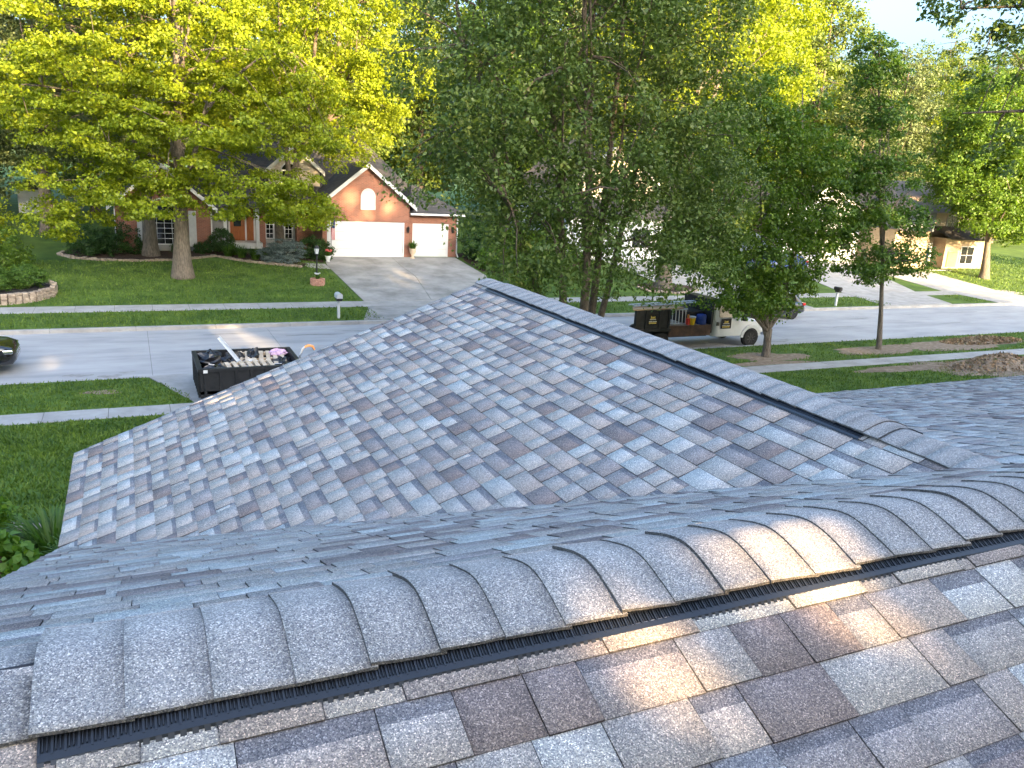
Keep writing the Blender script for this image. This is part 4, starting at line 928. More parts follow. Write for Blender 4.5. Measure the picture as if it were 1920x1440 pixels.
# white-sided neighbour half hidden by the multi-stemmed tree
nh = thing('white_house', 'white lap-sided two-storey house glimpsed through the dark multi-stemmed tree', 'house', (33, 55, 1.1))
part('wall', M_WSIDE, nh, lambda b: b.box(27.5, 36.5, 49.8, 60, .8, 4.3)); part('upper_wall', M_CREAM, nh, lambda b: b.prism_y([(29, 4.3), (35.5, 4.3), (35.5, 6.6), (32.25, 9.4), (29, 6.6)], 51.5, 60))
win(nh, 32.9, 34.4, 49.78, 2.0, 3.3, 2, 2); win(nh, 28.6, 30, 49.78, 2.0, 3.3, 2, 2); win(nh, 31.6, 32.9, 51.48, 5, 6.2, 2, 2)
garage_door(nh, 34.9, 36.3, 49.75, 1.05, 3.1)
part('skirt_roof', M_ROOFD, nh, lambda b: b.add([(27, 49.3, 4.2), (37, 49.3, 4.2), (36.4, 52, 5.5), (27.6, 52, 5.5), (27, 49.3, 4.1), (37, 49.3, 4.1)], [(0, 1, 2, 3), (4, 5, 1, 0)]))
gable_roof(nh, 29, 35.5, 51.5, 60, 6.6, 9.4, M_ROOFT, rake=M_WHITE)
# pale garage house
wh = thing('pale_garage_house', 'pale blue-white sided house with dark roof beyond the slender verge tree', 'house', (51, 54, 1.1))
part('wall', M_WSIDE, wh, lambda b: (b.prism_y([(47.2, .8), (55.6, .8), (55.6, 5.0), (51.4, 7.0), (47.2, 5.0)], 50, 50.2), b.box(47.2, 55.6, 50.2, 60, .8, 4.95)))
garage_door(wh, 48, 52.8, 49.98, 1.1, 3.2)
gable_roof(wh, 47.2, 55.6, 50, 60, 5.0, 7.0, M_ROOFD, rake=M_WHITE); win(wh, 53.6, 54.8, 49.98, 2, 3.3, 2, 2); win(wh, 50.8, 52, 49.98, 4.4, 5.4, 2, 2)
# tan house
th_ = thing('tan_house', 'tan brick two-storey house with cedar entry and blue-grey bay', 'house', (62, 52, .8))
part('wall', M_TBRICK, th_, lambda b: (b.box(56.4, 60.4, 47, 56, .5, 4.0), b.box(60.3, 62.7, 48.2, 55.9, .55, 3.4), b.box(62.6, 67.6, 47, 56, .5, 3.4)))
part('upper_wall', M_CREAM, th_, lambda b: (b.box(60.0, 67.4, 48.6, 56, 3.4, 5.6),))
part('bay', M_BSIDE, th_, lambda b: (b.box(57.0, 60.4, 46.7, 50, 3.95, 5.5),))
win(th_, 58.0, 58.75, 46.68, 4.3, 5.2, 1, 1, fr=.06); win(th_, 58.85, 59.6, 46.68, 4.3, 5.2, 1, 1, fr=.06); win(th_, 64.3, 65.6, 48.58, 4.1, 5.2, 2, 2)
part('cedar_panel', M_CEDAR, th_, lambda b: b.box(60.42, 61.3, 48.1, 48.2, .8, 2.9)); part('cedar_panel', M_CEDAR, th_, lambda b: b.box(63.0, 64.2, 46.93, 47.0, 1.0, 2.3))
fd = part('front_door', M_WHITE, th_, lambda b: b.box(61.32, 62.4, 48.1, 48.2, .8, 2.9)); part('door_glass', M_BLUEP, fd, lambda b: b.box(61.6, 62.1, 48.085, 48.1, 1.3, 2.5))
win(th_, 64.6, 66.2, 46.98, 1.3, 2.7, 2, 2); part('step', M_WALK, th_, lambda b: b.box(60.2, 62.8, 46.2, 48.2, .5, .82))
b = MB(); hip(b, 55.8, 68.2, 46.3, 57, 5.5, 7.9, 3.2, 4.6); b.build('roof', M_ROOFT, th_)
b = MB(); b.add([(55.6, 46.2, 3.98), (56.9, 46.2, 3.98), (57.4, 49.5, 7.0), (55.9, 49.5, 6.2)], [(0, 1, 2, 3)]); b.build('lower_roof', M_ROOFD, th_); b = MB(); b.add([(62.3, 46.3, 3.35), (68.2, 46.3, 3.35), (67.6, 48.6, 4.3), (62.3, 48.6, 4.3)], [(0, 1, 2, 3)]); b.build('lower_roof', M_ROOFD, th_)
# shed at the back of the side lawn
sh = thing('garden_shed', 'small pale grey garden shed at the back of the side lawn', 'shed', (-6.6, 72, 1.8))
part('wall', M_SHED, sh, lambda b: b.box(-7.4, -5.8, 71.2, 73, 1.6, 3.6)); part('door', M_WHITE, sh, lambda b: b.box(-6.2, -5.85, 71.15, 71.2, 1.8, 3.4)); part('roof', M_ROOFD, sh, lambda b: b.prism_y([(-7.6, 3.55), (-5.6, 3.55), (-6.6, 4.3)], 71, 73.2))

# ------------------------------------------------------------------ planting round the brick house
def stones(root, pts, w_=.24, hgt=.16, gap=.02, mtl=M_EDGE, rows=1):
    L = 0.; P = [Vector((x, y, 0)) for x, y in pts]
    for r_ in range(rows):
        for i in range(len(P) - 1):
            a, c = P[i], P[i + 1]; dl = (c - a).length; n_ = max(1, int(round(dl / .26)))
            t = (c - a).normalized(); nn = Vector((-t.y, t.x, 0))
            for k in range(n_):
                s0 = a + t * (dl * k / n_ + gap / 2); s1 = a + t * (dl * (k + 1) / n_ - gap / 2); hh = hgt * rnd.uniform(.85, 1.15); ww = w_ * rnd.uniform(.85, 1.1)
                m_ = (s0 + s1) / 2; z0 = g(m_.y) - .05 + r_ * hgt
                q = MB(); A = [s0 - nn * ww / 2, s1 - nn * ww / 2, s1 + nn * ww / 2, s0 + nn * ww / 2]; j = [Vector((rnd.uniform(-.015, .015), rnd.uniform(-.015, .015), rnd.uniform(-.012, .012))) for _ in range(8)]
                q.add([Vector((p.x, p.y, z0)) + j[i_] for i_, p in enumerate(A)] + [Vector((p.x, p.y, z0 + hh)) + j[4 + i_] for i_, p in enumerate(A)], [(0, 3, 2, 1), (4, 5, 6, 7), (0, 1, 5, 4), (1, 2, 6, 5), (2, 3, 7, 6), (3, 0, 4, 7)])
                q.build('edging_stone', mtl, root, bevel=.025)
def bed(name, pts, mtl, edge=None, up=.03, label=None):
    b = MB(); n_ = len(pts); cx = sum(p[0] for p in pts) / n_; cy = sum(p[1] for p in pts) / n_
    b.add([(cx, cy, g(cy) + up + .05)] + [(x, y, g(y) + up) for x, y in pts], [(0, 1 + k, 1 + (k + 1) % n_) for k in range(n_)])
    o_ = struct(b.build(name, mtl))
    if edge: stones(o_, edge)
    return o_
e1 = [(-3.4, 51.5), (-3.6, 50.6), (-2.9, 49.7), (-1.5, 49.1), (.4, 48.9), (2.2, 49.2), (3.5, 49.8), (4.5, 50.4)]
bed('mulch_bed', e1 + [(4.6, 52), (-3.2, 52.4)], M_MULCH, e1)
e2 = [(4.6, 50.3), (5.4, 49.4), (6.4, 48.6), (7.6, 48.0), (8.9, 47.3)]
bed('mulch_bed', e2 + [(9.4, 48.3), (8.1, 49.9), (6.6, 51.6), (4.6, 52)], M_MULCH, e2)
bed('mulch_bed', [(10.4, 48.5), (10.7, 50.3), (9.2, 53), (7.6, 53.3), (7.5, 51.5), (8.8, 49.8)], M_MULCH)
bed('mulch_bed', [(19.7, 46.0), (23, 45), (26, 47.5), (24, 53), (19.9, 52)], M_MULCH)
bed('mulch_bed', [(28.3, 40.6), (30, 39.9), (31.9, 40.5), (32.3, 41.8), (30.4, 42.9), (28.2, 42.3)], M_MULCH, [(28.2, 41.6), (28.3, 40.6), (30, 39.9), (31.9, 40.5), (32.4, 41.6)])
shrub('yew_hedge', 'large dark green clipped shrub mass left of the arched window', (-1.3, 50.8, 1.15), [(-2.2, 50.8, 1.7, 1.1, .9, 1.05), (-.5, 50.9, 1.85, 1.3, .9, 1.1), (-1.4, 50.6, 1.6, 1.2, .9, 1.0)], 330, 60, .22, .075, M_SHRUB, 71)
shrub('clipped_shrub', 'dark rounded shrub beside the stained front door', (4.95, 51.4, 1.2), [(4.95, 51.4, 2.0, .7, .6, .65)], 120, 55, .18, .07, M_SHRUB, 72)
shrub('clipped_shrub', 'dark round shrub against the garage corner by the flag', (10.2, 49.6, 1.06), [(10.0, 49.7, 1.65, .85, .7, .8), (10.6, 49.5, 1.6, .65, .6, .75)], 190, 55, .2, .07, M_SHRUB, 73)
shrub('low_shrub', 'small low shrub under the arched window', (2.6, 51.4, 1.2), [(2.6, 51.4, 1.45, .45, .35, .35)], 60, 45, .15, .07, M_SHRUB, 74)
shrub('low_shrub', 'small dark shrub at the foot of the big oak against the brick', (3.9, 51.3, 1.2), [(3.9, 51.3, 1.5, .55, .4, .4)], 70, 45, .15, .07, M_SHRUB, 75)
shrub('blue_spruce', 'spreading blue-grey dwarf spruce by the front walk', (8.0, 48.9, 1.0), [(7.5, 48.7, 1.5, .9, .7, .55), (8.6, 48.9, 1.7, .9, .7, .6), (8.0, 48.6, 2.0, .8, .7, .45), (7.9, 48.4, 1.2, 1.0, .6, .3)], 260, 60, .22, .085, M_SPRUCE, 76, wd=.16, flat=.35)
def tuft(name, label, base, rad, h, n_, mtl, seed, cat='plant', group=None, wd=.02, flowers=None):
    R = np.random.default_rng(seed); root = thing(name, label, cat, base, group)
    Vs = []
    for seg in range(3):
        pass
    a = R.uniform(0, 6.283, n_); r0 = rad * .35 * np.sqrt(R.uniform(0, 1, n_)); L = h * R.uniform(.7, 1.25, n_); ln = R.uniform(.25, 1.0, n_)
    bx_, by_ = base[0] + np.cos(a) * r0, base[1] + np.sin(a) * r0
    px, py = -np.sin(a) * wd, np.cos(a) * wd
    prev = None; F = []; V = []
    ts = [0, .35, .65, .88, 1.0]
    for t in ts:
        out = rad * ln * t ** 1.6; z = base[2] - .03 + L * (t - .55 * ln * t ** 2.6); ww = (1 - t) ** .5 * 1.0 + .05
        V.append(np.stack([np.c_[bx_ + np.cos(a) * out - px * ww, by_ + np.sin(a) * out - py * ww, z], np.c_[bx_ + np.cos(a) * out + px * ww, by_ + np.sin(a) * out + py * ww, z]], 1))
    V = np.stack(V, 1)                     # n, 5, 2, 3
    V = V.reshape(-1, 3); base_i = np.arange(n_) * 10
    for s_ in range(4): F.append(np.stack([base_i + 2 * s_, base_i + 2 * s_ + 1, base_i + 2 * s_ + 3, base_i + 2 * s_ + 2], 1))
    np_mesh('leaves', V, np.concatenate(F), mtl, root)
    if flowers:
        for k in range(flowers[1]):
            aa = R.uniform(0, 6.28); rr = rad * R.uniform(0, .7); c = (base[0] + math.cos(aa) * rr, base[1] + math.sin(aa) * rr, base[2] + h * R.uniform(.75, 1.0))
            MB().lathe([(.01, -.04), (.05, -.01), (.06, .02), (.02, .035)], c, 7).build('flower', flowers[0], root)
    return root
for i, (x, y) in enumerate(((5.2, 50.3), (5.9, 49.9), (6.6, 49.4), (5.6, 50.8))): tuft('ornamental_grass', 'clump of upright green grass along the front walk bed', (x, y, g(y) + .03), .55, .8, 160, M_LILY, 80 + i, group='grass clumps in the front bed', wd=.022)
# shrubs right of the garage
for i, (x, y, r_, h_, mt_, lab) in enumerate(((21.2, 49.5, 1.5, 2.6, M_SHRUB, 'dark shrub at the right corner of the single garage'), (21.0, 46.6, 1.3, 1.5, M_LSHRUB, 'lime green spreading shrub at the drive edge'), (23.0, 47.4, 1.7, 2.3, M_LSHRUB, 'tall lime green shrub beyond the drive'), (25.0, 49.5, 2.0, 3.4, M_MAPLE, 'big mid-green bush between the two houses'), (19.6, 41.6, .9, .7, M_LSHRUB, 'low bright shrub on the lawn side of the drive'), (24.6, 44.6, 1.6, 2.0, M_MAPLE, 'green bush nearer the street between the two houses'))):
    shrub('garden_shrub', lab, (x, y, g(y)), [(x, y, g(y) + h_ * .5, r_, r_ * .9, h_ * .52), (x + r_ * .4, y - .3, g(y) + h_ * .35, r_ * .8, r_ * .7, h_ * .4)], 210, 60, .32, .12, mt_, 90 + i)
# raised bed with stone wall and boxwoods
e3 = [(-3.6, 42.7), (-3.25, 42.0), (-3.3, 41.2), (-3.9, 40.4), (-4.9, 39.9), (-6.2, 39.75), (-7.6, 39.8)]
rb = bed('raised_bed', e3 + [(-7.8, 43), (-5, 43.2)], M_BMULCH, up=.30)
rw = thing('retaining_wall', 'low curved stone retaining wall round the boxwood bed', 'wall', (-4.5, 40.6, .2)); OFF[rw.name] = Vector((-4.5, 40.6, .2))
stones(rw, e3, w_=.24, hgt=.125, rows=4)
for i, (x, y, r_, lab) in enumerate(((-4.3, 41.6, .78, 'round boxwood at the tip of the raised stone bed'), (-5.6, 41.0, .85, 'larger round boxwood in the raised stone bed, second from its tip'), (-6.0, 42.6, .7, 'boxwood at the back of the raised stone bed'))):
    shrub('boxwood', lab, (x, y, g(y) + .3), [(x, y, g(y) + .3 + r_ * .62, r_, r_ * .9, r_ * .75)], 200, 60, .16, .055, M_BOX, 110 + i)
shrub('loose_shrub', 'loose airy shrub on the side lawn behind the boxwoods', (-6.2, 47.5, .9), [(-6.2, 47.5, 1.9, 1.6, 1.2, 1.0), (-5.4, 47.3, 1.4, 1.0, .9, .7)], 130, 45, .3, .1, M_MAPLE, 115)
shrub('sunlit_shrub', 'yellow sunlit shrub farther back on the side lawn', (-8, 54, 1.3), [(-8, 54, 2.6, 2.0, 1.4, 1.5)], 130, 50, .4, .13, M_LOCUST, 116)
# plants below our left eave
M_XMULCH = bed('mulch_bed', [(-4.2, 14.8), (-2.0, 14.6), (-.4, 13.5), (-.3, 9), (-4.2, 9)], M_BMULCH, [(-4.2, 14.8), (-2.0, 14.6), (-1.2, 14.1)])
tuft('day_lily', 'arching day lily clump below the roof corner', (-1.35, 13.2, g(13.2) + .03), .8, .75, 240, M_LILY, 120, wd=.022)
tuft('day_lily', 'smaller day lily tuft with buds close to the wall', (-.85, 12.3, g(12.3) + .03), .6, .7, 150, M_LILY, 121, wd=.02)
shrub('hydrangea', 'broad-leaved hydrangea in the dark mulch by the roof edge', (-1.85, 11.6, g(11.6)), [(-1.9, 11.6, g(11.6) + .5, .5, .5, .42)], 50, 26, .2, .15, M_LSHRUB, 122)
shrub('hydrangea', 'broad-leaved hydrangea at the lawn edge of the mulch', (-2.55, 14.0, g(14)), [(-2.6, 14.0, g(14) + .55, .55, .5, .42)], 50, 26, .2, .15, M_LSHRUB, 123)

# ------------------------------------------------------------------ vehicles
def wheel(root, x, y, z, r_, w_, out=-1, rim=M_RIM, nsp=5):
    """axle along Y; out = -1 faces -Y."""
    a, c = y - w_ / 2, y + w_ / 2
    b = MB(); b.lathe([(r_ * .6, -w_ * .5), (r_ * .92, -w_ * .5), (r_, -w_ * .36), (r_, w_ * .36), (r_ * .92, w_ * .5), (r_ * .6, w_ * .5)], (x, y, z), 28, axis='y')
    wh_ = b.build('wheel', M_TYRE, root, smooth=False)
    b = MB(); yo = out * w_ * .42
    b.lathe([(r_ * .62, out * w_ * .48), (r_ * .55, out * w_ * .30), (r_ * .2, out * w_ * .26), (r_ * .14, out * w_ * .40), (.005, out * w_ * .40)], (x, y, z), 24, axis='y')
    for k in range(nsp):
        an = 2 * math.pi * k / nsp + .3; ca, sa = math.cos(an), math.sin(an)
        p0 = Vector((x + ca * r_ * .12, y + out * w_ * .38, z + sa * r_ * .12)); p1 = Vector((x + ca * r_ * .58, y + out * w_ * .43, z + sa * r_ * .58)); b.tube([p0, p1], [r_ * .1, r_ * .07], 5)
    b.build('rim', rim, wh_)
    return wh_
def loft(b, secs, m=0):
    """secs: list of (x, [(y,z)...]) rings of equal length, closed."""
    k = len(b.v); n_ = len(secs[0][1])
    for x, ring in secs: b.v += [(x, y, z) for y, z in ring]
    for i in range(len(secs) - 1):
        for j in range(n_):
            a = k + i * n_ + j; c = k + i * n_ + (j + 1) % n_
            b.f.append((a, c, c + n_, a + n_)); b.m.append(m)
    b.f.append(tuple(k + j for j in range(n_ - 1, -1, -1))); b.m.append(m)
    b.f.append(tuple(k + (len(secs) - 1) * n_ + j for j in range(n_))); b.m.append(m)
def ring(yc, hw, z0, z1, rt=.12, rb=.08, tuck=0.):
    """rounded section: bottom width hw, top width hw - tuck."""
    hb, ht = hw, hw - tuck; P = []
    for (sx, zz, hwid, r_, q0) in ((1, z0, hb, rb, -90), (1, z1, ht, rt, 0), (-1, z1, ht, rt, 90), (-1, z0, hb, rb, 180)):
        cy_ = sx * (hwid - r_); cz_ = zz + (r_ if zz == z0 else -r_)
        for k in range(4):
            a = math.radians(q0 + 30 * k); P.append((yc + cy_ + math.cos(a) * r_, cz_ + math.sin(a) * r_))
    return P
def car(name, label, x0, dirx, yc, mtl, L=4.8, hw=.93, zr=1.65, kind='suv', rim=M_RIM):
    """x0 = front bumper, car extends to x0 - dirx*L."""
    X = lambda s: x0 - dirx * s
    root = thing(name, label, 'car', (X(L / 2), yc, 0))
    zb = .30; hood = .98 if kind == 'suv' else .86; belt = 1.08 if kind == 'suv' else .92
    S = [(0.0, hw * .70, .42, .70), (.10, hw * .86, .32, .84), (.35, hw * .96, zb, hood - .06), (.9, hw, zb, hood), (1.45, hw, zb, belt - .02), (2.6, hw, zb, belt), (3.7, hw, zb, belt + .02), (L - .5, hw * .98, zb, belt + .01), (L - .12, hw * .93, .34, belt - .04), (L, hw * .84, .42, belt - .16)]
    S = S if dirx < 0 else S
    b = MB(); loft(b, [(X(s), ring(yc, h_, a, c, .16, .10, .06)) for s, h_, a, c in S]); b.build('body', mtl, root, smooth=True)
    T = [(1.25, hw * .80, belt - .06), (1.55, hw * .80, belt + .22), (2.05, hw * .76, zr - .06), (2.5, hw * .74, zr), (3.4, hw * .74, zr), (L - .75, hw * .73, zr - .05), (L - .28, hw * .76, belt + .12), (L - .14, hw * .78, belt - .06)]
    b = MB(); loft(b, [(X(s), ring(yc, h_ + .05, belt - .12, max(z_, belt - .02), .10, .03, .10)) for s, h_, z_ in T]); cb_ = b.build('cabin', mtl, root, smooth=True)
    # glass laid just proud of the cabin
    for s_ in (-1, 1):
        for (a, c) in ((1.75, 2.55), (2.65, 3.5), (3.6, L - .62)):
            y_ = lambda z_: yc + s_ * (hw * .74 + .055 + .012 - .10 * max(0, (z_ - belt)) / (zr - belt))
            P = [(X(a + (.12 if a < 1.8 else 0)), y_(belt + .05), belt + .05), (X(c), y_(belt + .05), belt + .05), (X(c - (.16 if c > 3.7 else 0)), y_(zr - .14), zr - .14), (X(a + (.45 if a < 1.8 else 0)), y_(zr - .14), zr - .14)]
            MB().add(P, [(0, 1, 2, 3), (3, 2, 1, 0)]).build('side_window', M_GLASS, root)
    MB().add([(X(1.30), yc - hw * .70, belt + .07), (X(1.30), yc + hw * .70, belt + .07), (X(1.98), yc + hw * .62, zr - .07), (X(1.98), yc - hw * .62, zr - .07)], [(0, 1, 2, 3), (3, 2, 1, 0)]).build('windscreen', M_GLASS, root)
    MB().add([(X(L - .26), yc - hw * .66, belt + .16), (X(L - .26), yc + hw * .66, belt + .16), (X(L - .66), yc + hw * .60, zr - .08), (X(L - .66), yc - hw * .60, zr - .08)], [(0, 1, 2, 3), (3, 2, 1, 0)]).build('rear_window', M_GLASS, root)
    for s_ in (-1, 1):
        MB().box(min(X(.06), X(.34)), max(X(.06), X(.34)), yc + s_ * hw * .74 - .14, yc + s_ * hw * .74 + .14, .66, .78).build('headlight', M_CHROME, root, bevel=.03)
        MB().box(min(X(L - .2), X(L + .005)), max(X(L - .2), X(L + .005)), yc + s_ * hw * .74 - .13, yc + s_ * hw * .74 + .12, belt - .2, belt - .06).build('tail_light', M_AMBER, root, bevel=.02)
        for s in (.88, L - .95): wheel(root, X(s), yc + s_ * (hw - .10), .36, .36, .24, s_, rim)
        MB().box(min(X(1.6), X(1.75)), max(X(1.6), X(1.75)), yc + s_ * (hw + .08) - .09, yc + s_ * (hw + .08) + .09, belt + .02, belt + .16).build('door_mirror', mtl, root, bevel=.03)
    part('grille', M_CHROME, root, lambda b: [b.box(min(X(-.01), X(.05)), max(X(-.01), X(.05)), yc - .45, yc + .45, .52 + k * .07, .55 + k * .07) for k in range(3)])
    part('number_plate', M_WHITE, root, lambda b: b.box(min(X(L - .02), X(L + .02)), max(X(L - .02), X(L + .02)), yc - .26, yc + .26, .62, .76))
    return root
car('parked_car', 'glossy black car nosing along the near lane of the street', -3.45, 1, 29.3, M_BLACKPAINT, kind='suv')
car('parked_car', 'black car with red tail lamps parked at the far kerb behind the verge tree', 28.6, -1, 33.55, M_BLACKPAINT, L=4.7, zr=1.5, kind='sedan')
car('parked_car', 'dark blue car standing on the drive beyond the verge tree', 40.2, -1, 45.2, M_BLUEPAINT, L=4.6, zr=1.55).location.z = g(45.2) + .02
# the children of the last car were built at street height; its Empty lifts them onto the drive

# pickup with flatbed
TY = 28.25                                      # centre line; near side about 27.25
pk = thing('pickup_truck', 'silver flatbed pickup with black side panel parked at the near kerb', 'truck', (22, TY, 0))
hw = .98
b = MB(); loft(b, [(x, ring(TY, w_, z0, z1, .10, .05, .05)) for x, w_, z0, z1 in ((22.62, hw, .52, 1.28), (23.0, hw, .50, 1.28), (24.05, hw, .50, 1.26), (24.25, hw * .99, .52, 1.24), (25.2, hw * .97, .56, 1.16), (25.5, hw * .9, .60, 1.08), (25.58, hw * .82, .62, 1.0))]); b.build('body', M_SILVER, pk, smooth=True)
b = MB(); loft(b, [(x, ring(TY, w_, 1.2, z1, .09, .03, .10)) for x, w_, z1 in ((22.66, hw * .93, 1.92), (22.8, hw * .93, 1.99), (23.5, hw * .92, 2.0), (23.85, hw * .90, 1.90), (24.3, hw * .92, 1.36), (24.45, hw * .92, 1.24))]); b.build('cab', M_SILVER, pk, smooth=True)
for s_ in (-1, 1):
    yy = TY + s_ * (hw * .93 + .004)
    MB().add([(22.95, yy, 1.34), (24.12, yy, 1.34), (23.78, yy - s_ * .09, 1.84), (22.95, yy - s_ * .09, 1.86)], [(0, 1, 2, 3), (3, 2, 1, 0)]).build('side_window', M_GLASS, pk)
    MB().box(24.0, 24.16, TY + s_ * (hw + .18) - .13, TY + s_ * (hw + .18) + .11, 1.22, 1.50).build('door_mirror', M_BLKMET, pk, bevel=.02)
    MB().box(22.76, 22.90, TY + s_ * hw - .012, TY + s_ * hw + .014, 1.0, 1.16).build('fuel_cap', M_BLKMET, pk)
    b = MB()                                    # wheel-arch lip
    for k in range(10):
        a0, a1 = math.radians(8 + 17 * k), math.radians(8 + 17 * (k + 1))
        p = [(24.72 + math.cos(a) * q, .42 + math.sin(a) * q) for a, q in ((a0, .43), (a0, .56), (a1, .56), (a1, .43))]
        b.prism_y([p[0], p[1], p[2], p[3]], TY + s_ * hw - .03, TY + s_ * hw + .05)
    b.build('wheel_arch', M_SILVER, pk)
    part('arch_shadow_liner', M_TYRE, pk, lambda b: b.lathe([(.01, -.02), (.44, -.02), (.44, .015)], (24.72, TY + s_ * (hw - .0), .45), 20, axis='y'))
    wheel(pk, 24.72, TY + s_ * (hw - .06), .40, .40, .27, s_, M_RIM, 8)
    for q in (-.16, .16): wheel(pk, 19.9, TY + s_ * (hw - .2) + q, .40, .40, .2, s_, M_RIM, 8)
MB().add([(24.34, TY - .84, 1.33), (24.34, TY + .84, 1.33), (23.92, TY + .76, 1.86), (23.92, TY - .76, 1.86)], [(0, 1, 2, 3), (3, 2, 1, 0)]).build('windscreen', M_GLASS, pk)
part('front_bumper', M_CHROME, pk, lambda b: b.box(25.5, 25.72, TY - .98, TY + .98, .48, .72), bevel=.05)
part('headlight', M_GLASS, pk, lambda b: b.box(25.44, 25.6, TY - .92, TY - .66, .82, 1.0), bevel=.03)
part('chassis_rail', M_BLKMET, pk, lambda b: b.box(18.6, 22.7, TY - .45, TY + .45, .45, .72))
part('flatbed_deck', M_DECKW, pk, lambda b: b.prism_z([(18.5, TY - 1.02), (22.4, TY - 1.02), (22.4, TY + 1.02), (19.9, TY + 1.02)], .98, 1.06))
part('bed_side', M_RUST, pk, lambda b: b.box(20.25, 22.4, TY - 1.06, TY - 1.02, .62, 1.08)); part('bed_side', M_RUST, pk, lambda b: b.box(20.1, 22.4, TY + 1.02, TY + 1.06, .62, 1.4))
part('headboard', M_BOXBLK, pk, lambda b: (b.box(22.42, 22.52, TY - 1.0, TY + 1.0, .7, 2.12), b.box(22.40, 22.95, TY - .95, TY + .95, 2.06, 2.14)))
sp = part('side_panel', M_BOXBLK, pk, lambda b: (b.box(18.45, 20.2, TY - 1.10, TY - 1.04, 1.0, 1.78)))
for xx in (18.47, 18.95, 19.62, 20.1): part('panel_rib', M_BOXBLK, sp, lambda b: b.box(xx, xx + .08, TY - 1.15, TY - 1.10, 1.0, 1.78))
part('panel_rail', M_BOXBLK, sp, lambda b: b.box(18.4, 20.25, TY - 1.16, TY - 1.02, .88, 1.0))
def sign(root, x0, z0, w_, h_, y):
    s_ = MB().box(x0, x0 + w_, y - .006, y, z0, z0 + h_).build('door_sign', M_SIGNB, root)
    for body, mtl, zz, size in (('Just', M_SIGNY, .60, .34),):
        cu = bpy.data.curves.new('sign_text', 'FONT'); cu.body = body; cu.size = h_ * size; cu.extrude = .001; cu.align_x = 'CENTER'; cu.offset = .004
        t_ = bpy.data.objects.new('sign_text', cu); COL.objects.link(t_); cu.materials.append(mtl)
        me = bpy.data.meshes.new_from_object(t_.evaluated_get(bpy.context.evaluated_depsgraph_get())); bpy.data.objects.remove(t_)
        o_ = bpy.data.objects.new('sign_lettering', me); COL.objects.link(o_); o_.parent = s_
        o_.matrix_local = Matrix.Translation(Vector((x0 + w_ / 2, y - .009, z0 + h_ * zz)) - OFF[root.name]) @ Matrix.Rotation(math.pi / 2, 4, 'X')
        if not me.materials: me.materials.append(mtl)
    R = random.Random(5)
    for (zz, hh, a, c, mtl) in ((.47, .07, .2, .8, M_SIGNW), (.28, .08, .14, .47, M_SIGNW), (.28, .08, .54, .88, M_SIGNW), (.12, .12, .14, .86, M_SIGNY)):
        b = MB(); u = a
        while u < c:                            # lines of small lettering, too small to read in the picture
            d_ = R.uniform(.03, .06); b.box(x0 + w_ * u, x0 + w_ * min(u + d_, c), y - .009, y - .006, z0 + h_ * zz, z0 + h_ * (zz + hh)); u += d_ + .018
        b.build('small_print', mtl, s_)['kind'] = 'stuff'
sign(pk, 23.0, .86, .56, .44, TY - hw - .004); sign(pk, 19.08, 1.16, .50, .46, TY - 1.104)
# load on the pickup
part_l = lambda nm, lab, cat, mtl, fn, loc, **k: tag(part_obj(nm, mtl, fn, loc, **k), lab, cat)
def part_obj(nm, mtl, fn, loc, **k):
    b = MB(); fn(b); return b.build(nm, mtl, None, origin=loc, **k)
part_l('plywood_sheet', 'brown plywood sheet lying across the black side panel of the pickup', 'board', M_PLY, lambda b: b.add([(18.3, TY - 1.14, 1.785), (20.9, TY - 1.02, 1.79), (20.9, TY - .25, 1.79), (18.75, TY - .4, 1.785), (18.3, TY - 1.14, 1.83), (20.9, TY - 1.02, 1.835), (20.9, TY - .25, 1.835), (18.75, TY - .4, 1.83)], [(0, 3, 2, 1), (4, 5, 6, 7), (0, 1, 5, 4), (1, 2, 6, 5), (2, 3, 7, 6), (3, 0, 4, 7)]), (19.6, TY - .7, 1.785))
def ladder(name, label, p0, p1, wv, n_, r_=.025):
    root = thing(name, label, 'ladder', p0); p0, p1, wv = Vector(p0), Vector(p1), Vector(wv)
    for s_ in (0, 1): part('rail', M_ALU, root, lambda b: b.tube([p0 + wv * s_, p1 + wv * s_], r_ * 1.4, 6))
    for k in range(n_): t = (k + .5) / n_; part('rung', M_ALU, root, lambda b: b.tube([p0.lerp(p1, t), p0.lerp(p1, t) + wv], r_ * .7, 5))
ladder('extension_ladder', 'aluminium extension ladder laid along the pickup bed on the plywood', (18.7, TY - .62, 1.87), (22.35, TY - .3, 1.92), (0, .42, 0), 13)
ladder('step_ladder', 'short aluminium ladder lying on its side in the pickup bed', (20.5, TY - .75, 1.09), (21.35, TY - .75, 1.09), (0, .05, .62), 5)
part_l('bucket', 'yellow bucket with grey lid on the pickup bed', 'bucket', [M_YELLOW, M_TRIM], lambda b: (b.lathe([(.12, 0), (.15, .30)], (21.55, TY - .82, 1.06), 14, 0), b.lathe([(.16, .30), (.16, .36), (.01, .36)], (21.55, TY - .82, 1.06), 14, 1)), (21.55, TY - .82, 1.06))
part_l('barrel', 'dark blue plastic drum beside the cab headboard', 'barrel', M_BLUEP, lambda b: b.lathe([(.20, 0), (.22, .06), (.21, .2), (.22, .24), (.21, .38), (.19, .42), (.01, .42)], (22.08, TY - .76, 1.06), 16), (22.08, TY - .76, 1.06))
part_l('toolbox', 'black lidded toolbox across the pickup bed behind the cab', 'toolbox', M_BOXBLK, lambda b: (b.box(21.35, 22.3, TY - .5, TY + .7, 1.06, 1.5), b.box(21.3, 22.35, TY - .55, TY + .75, 1.5, 1.58)), (21.8, TY, 1.06), bevel=.02)
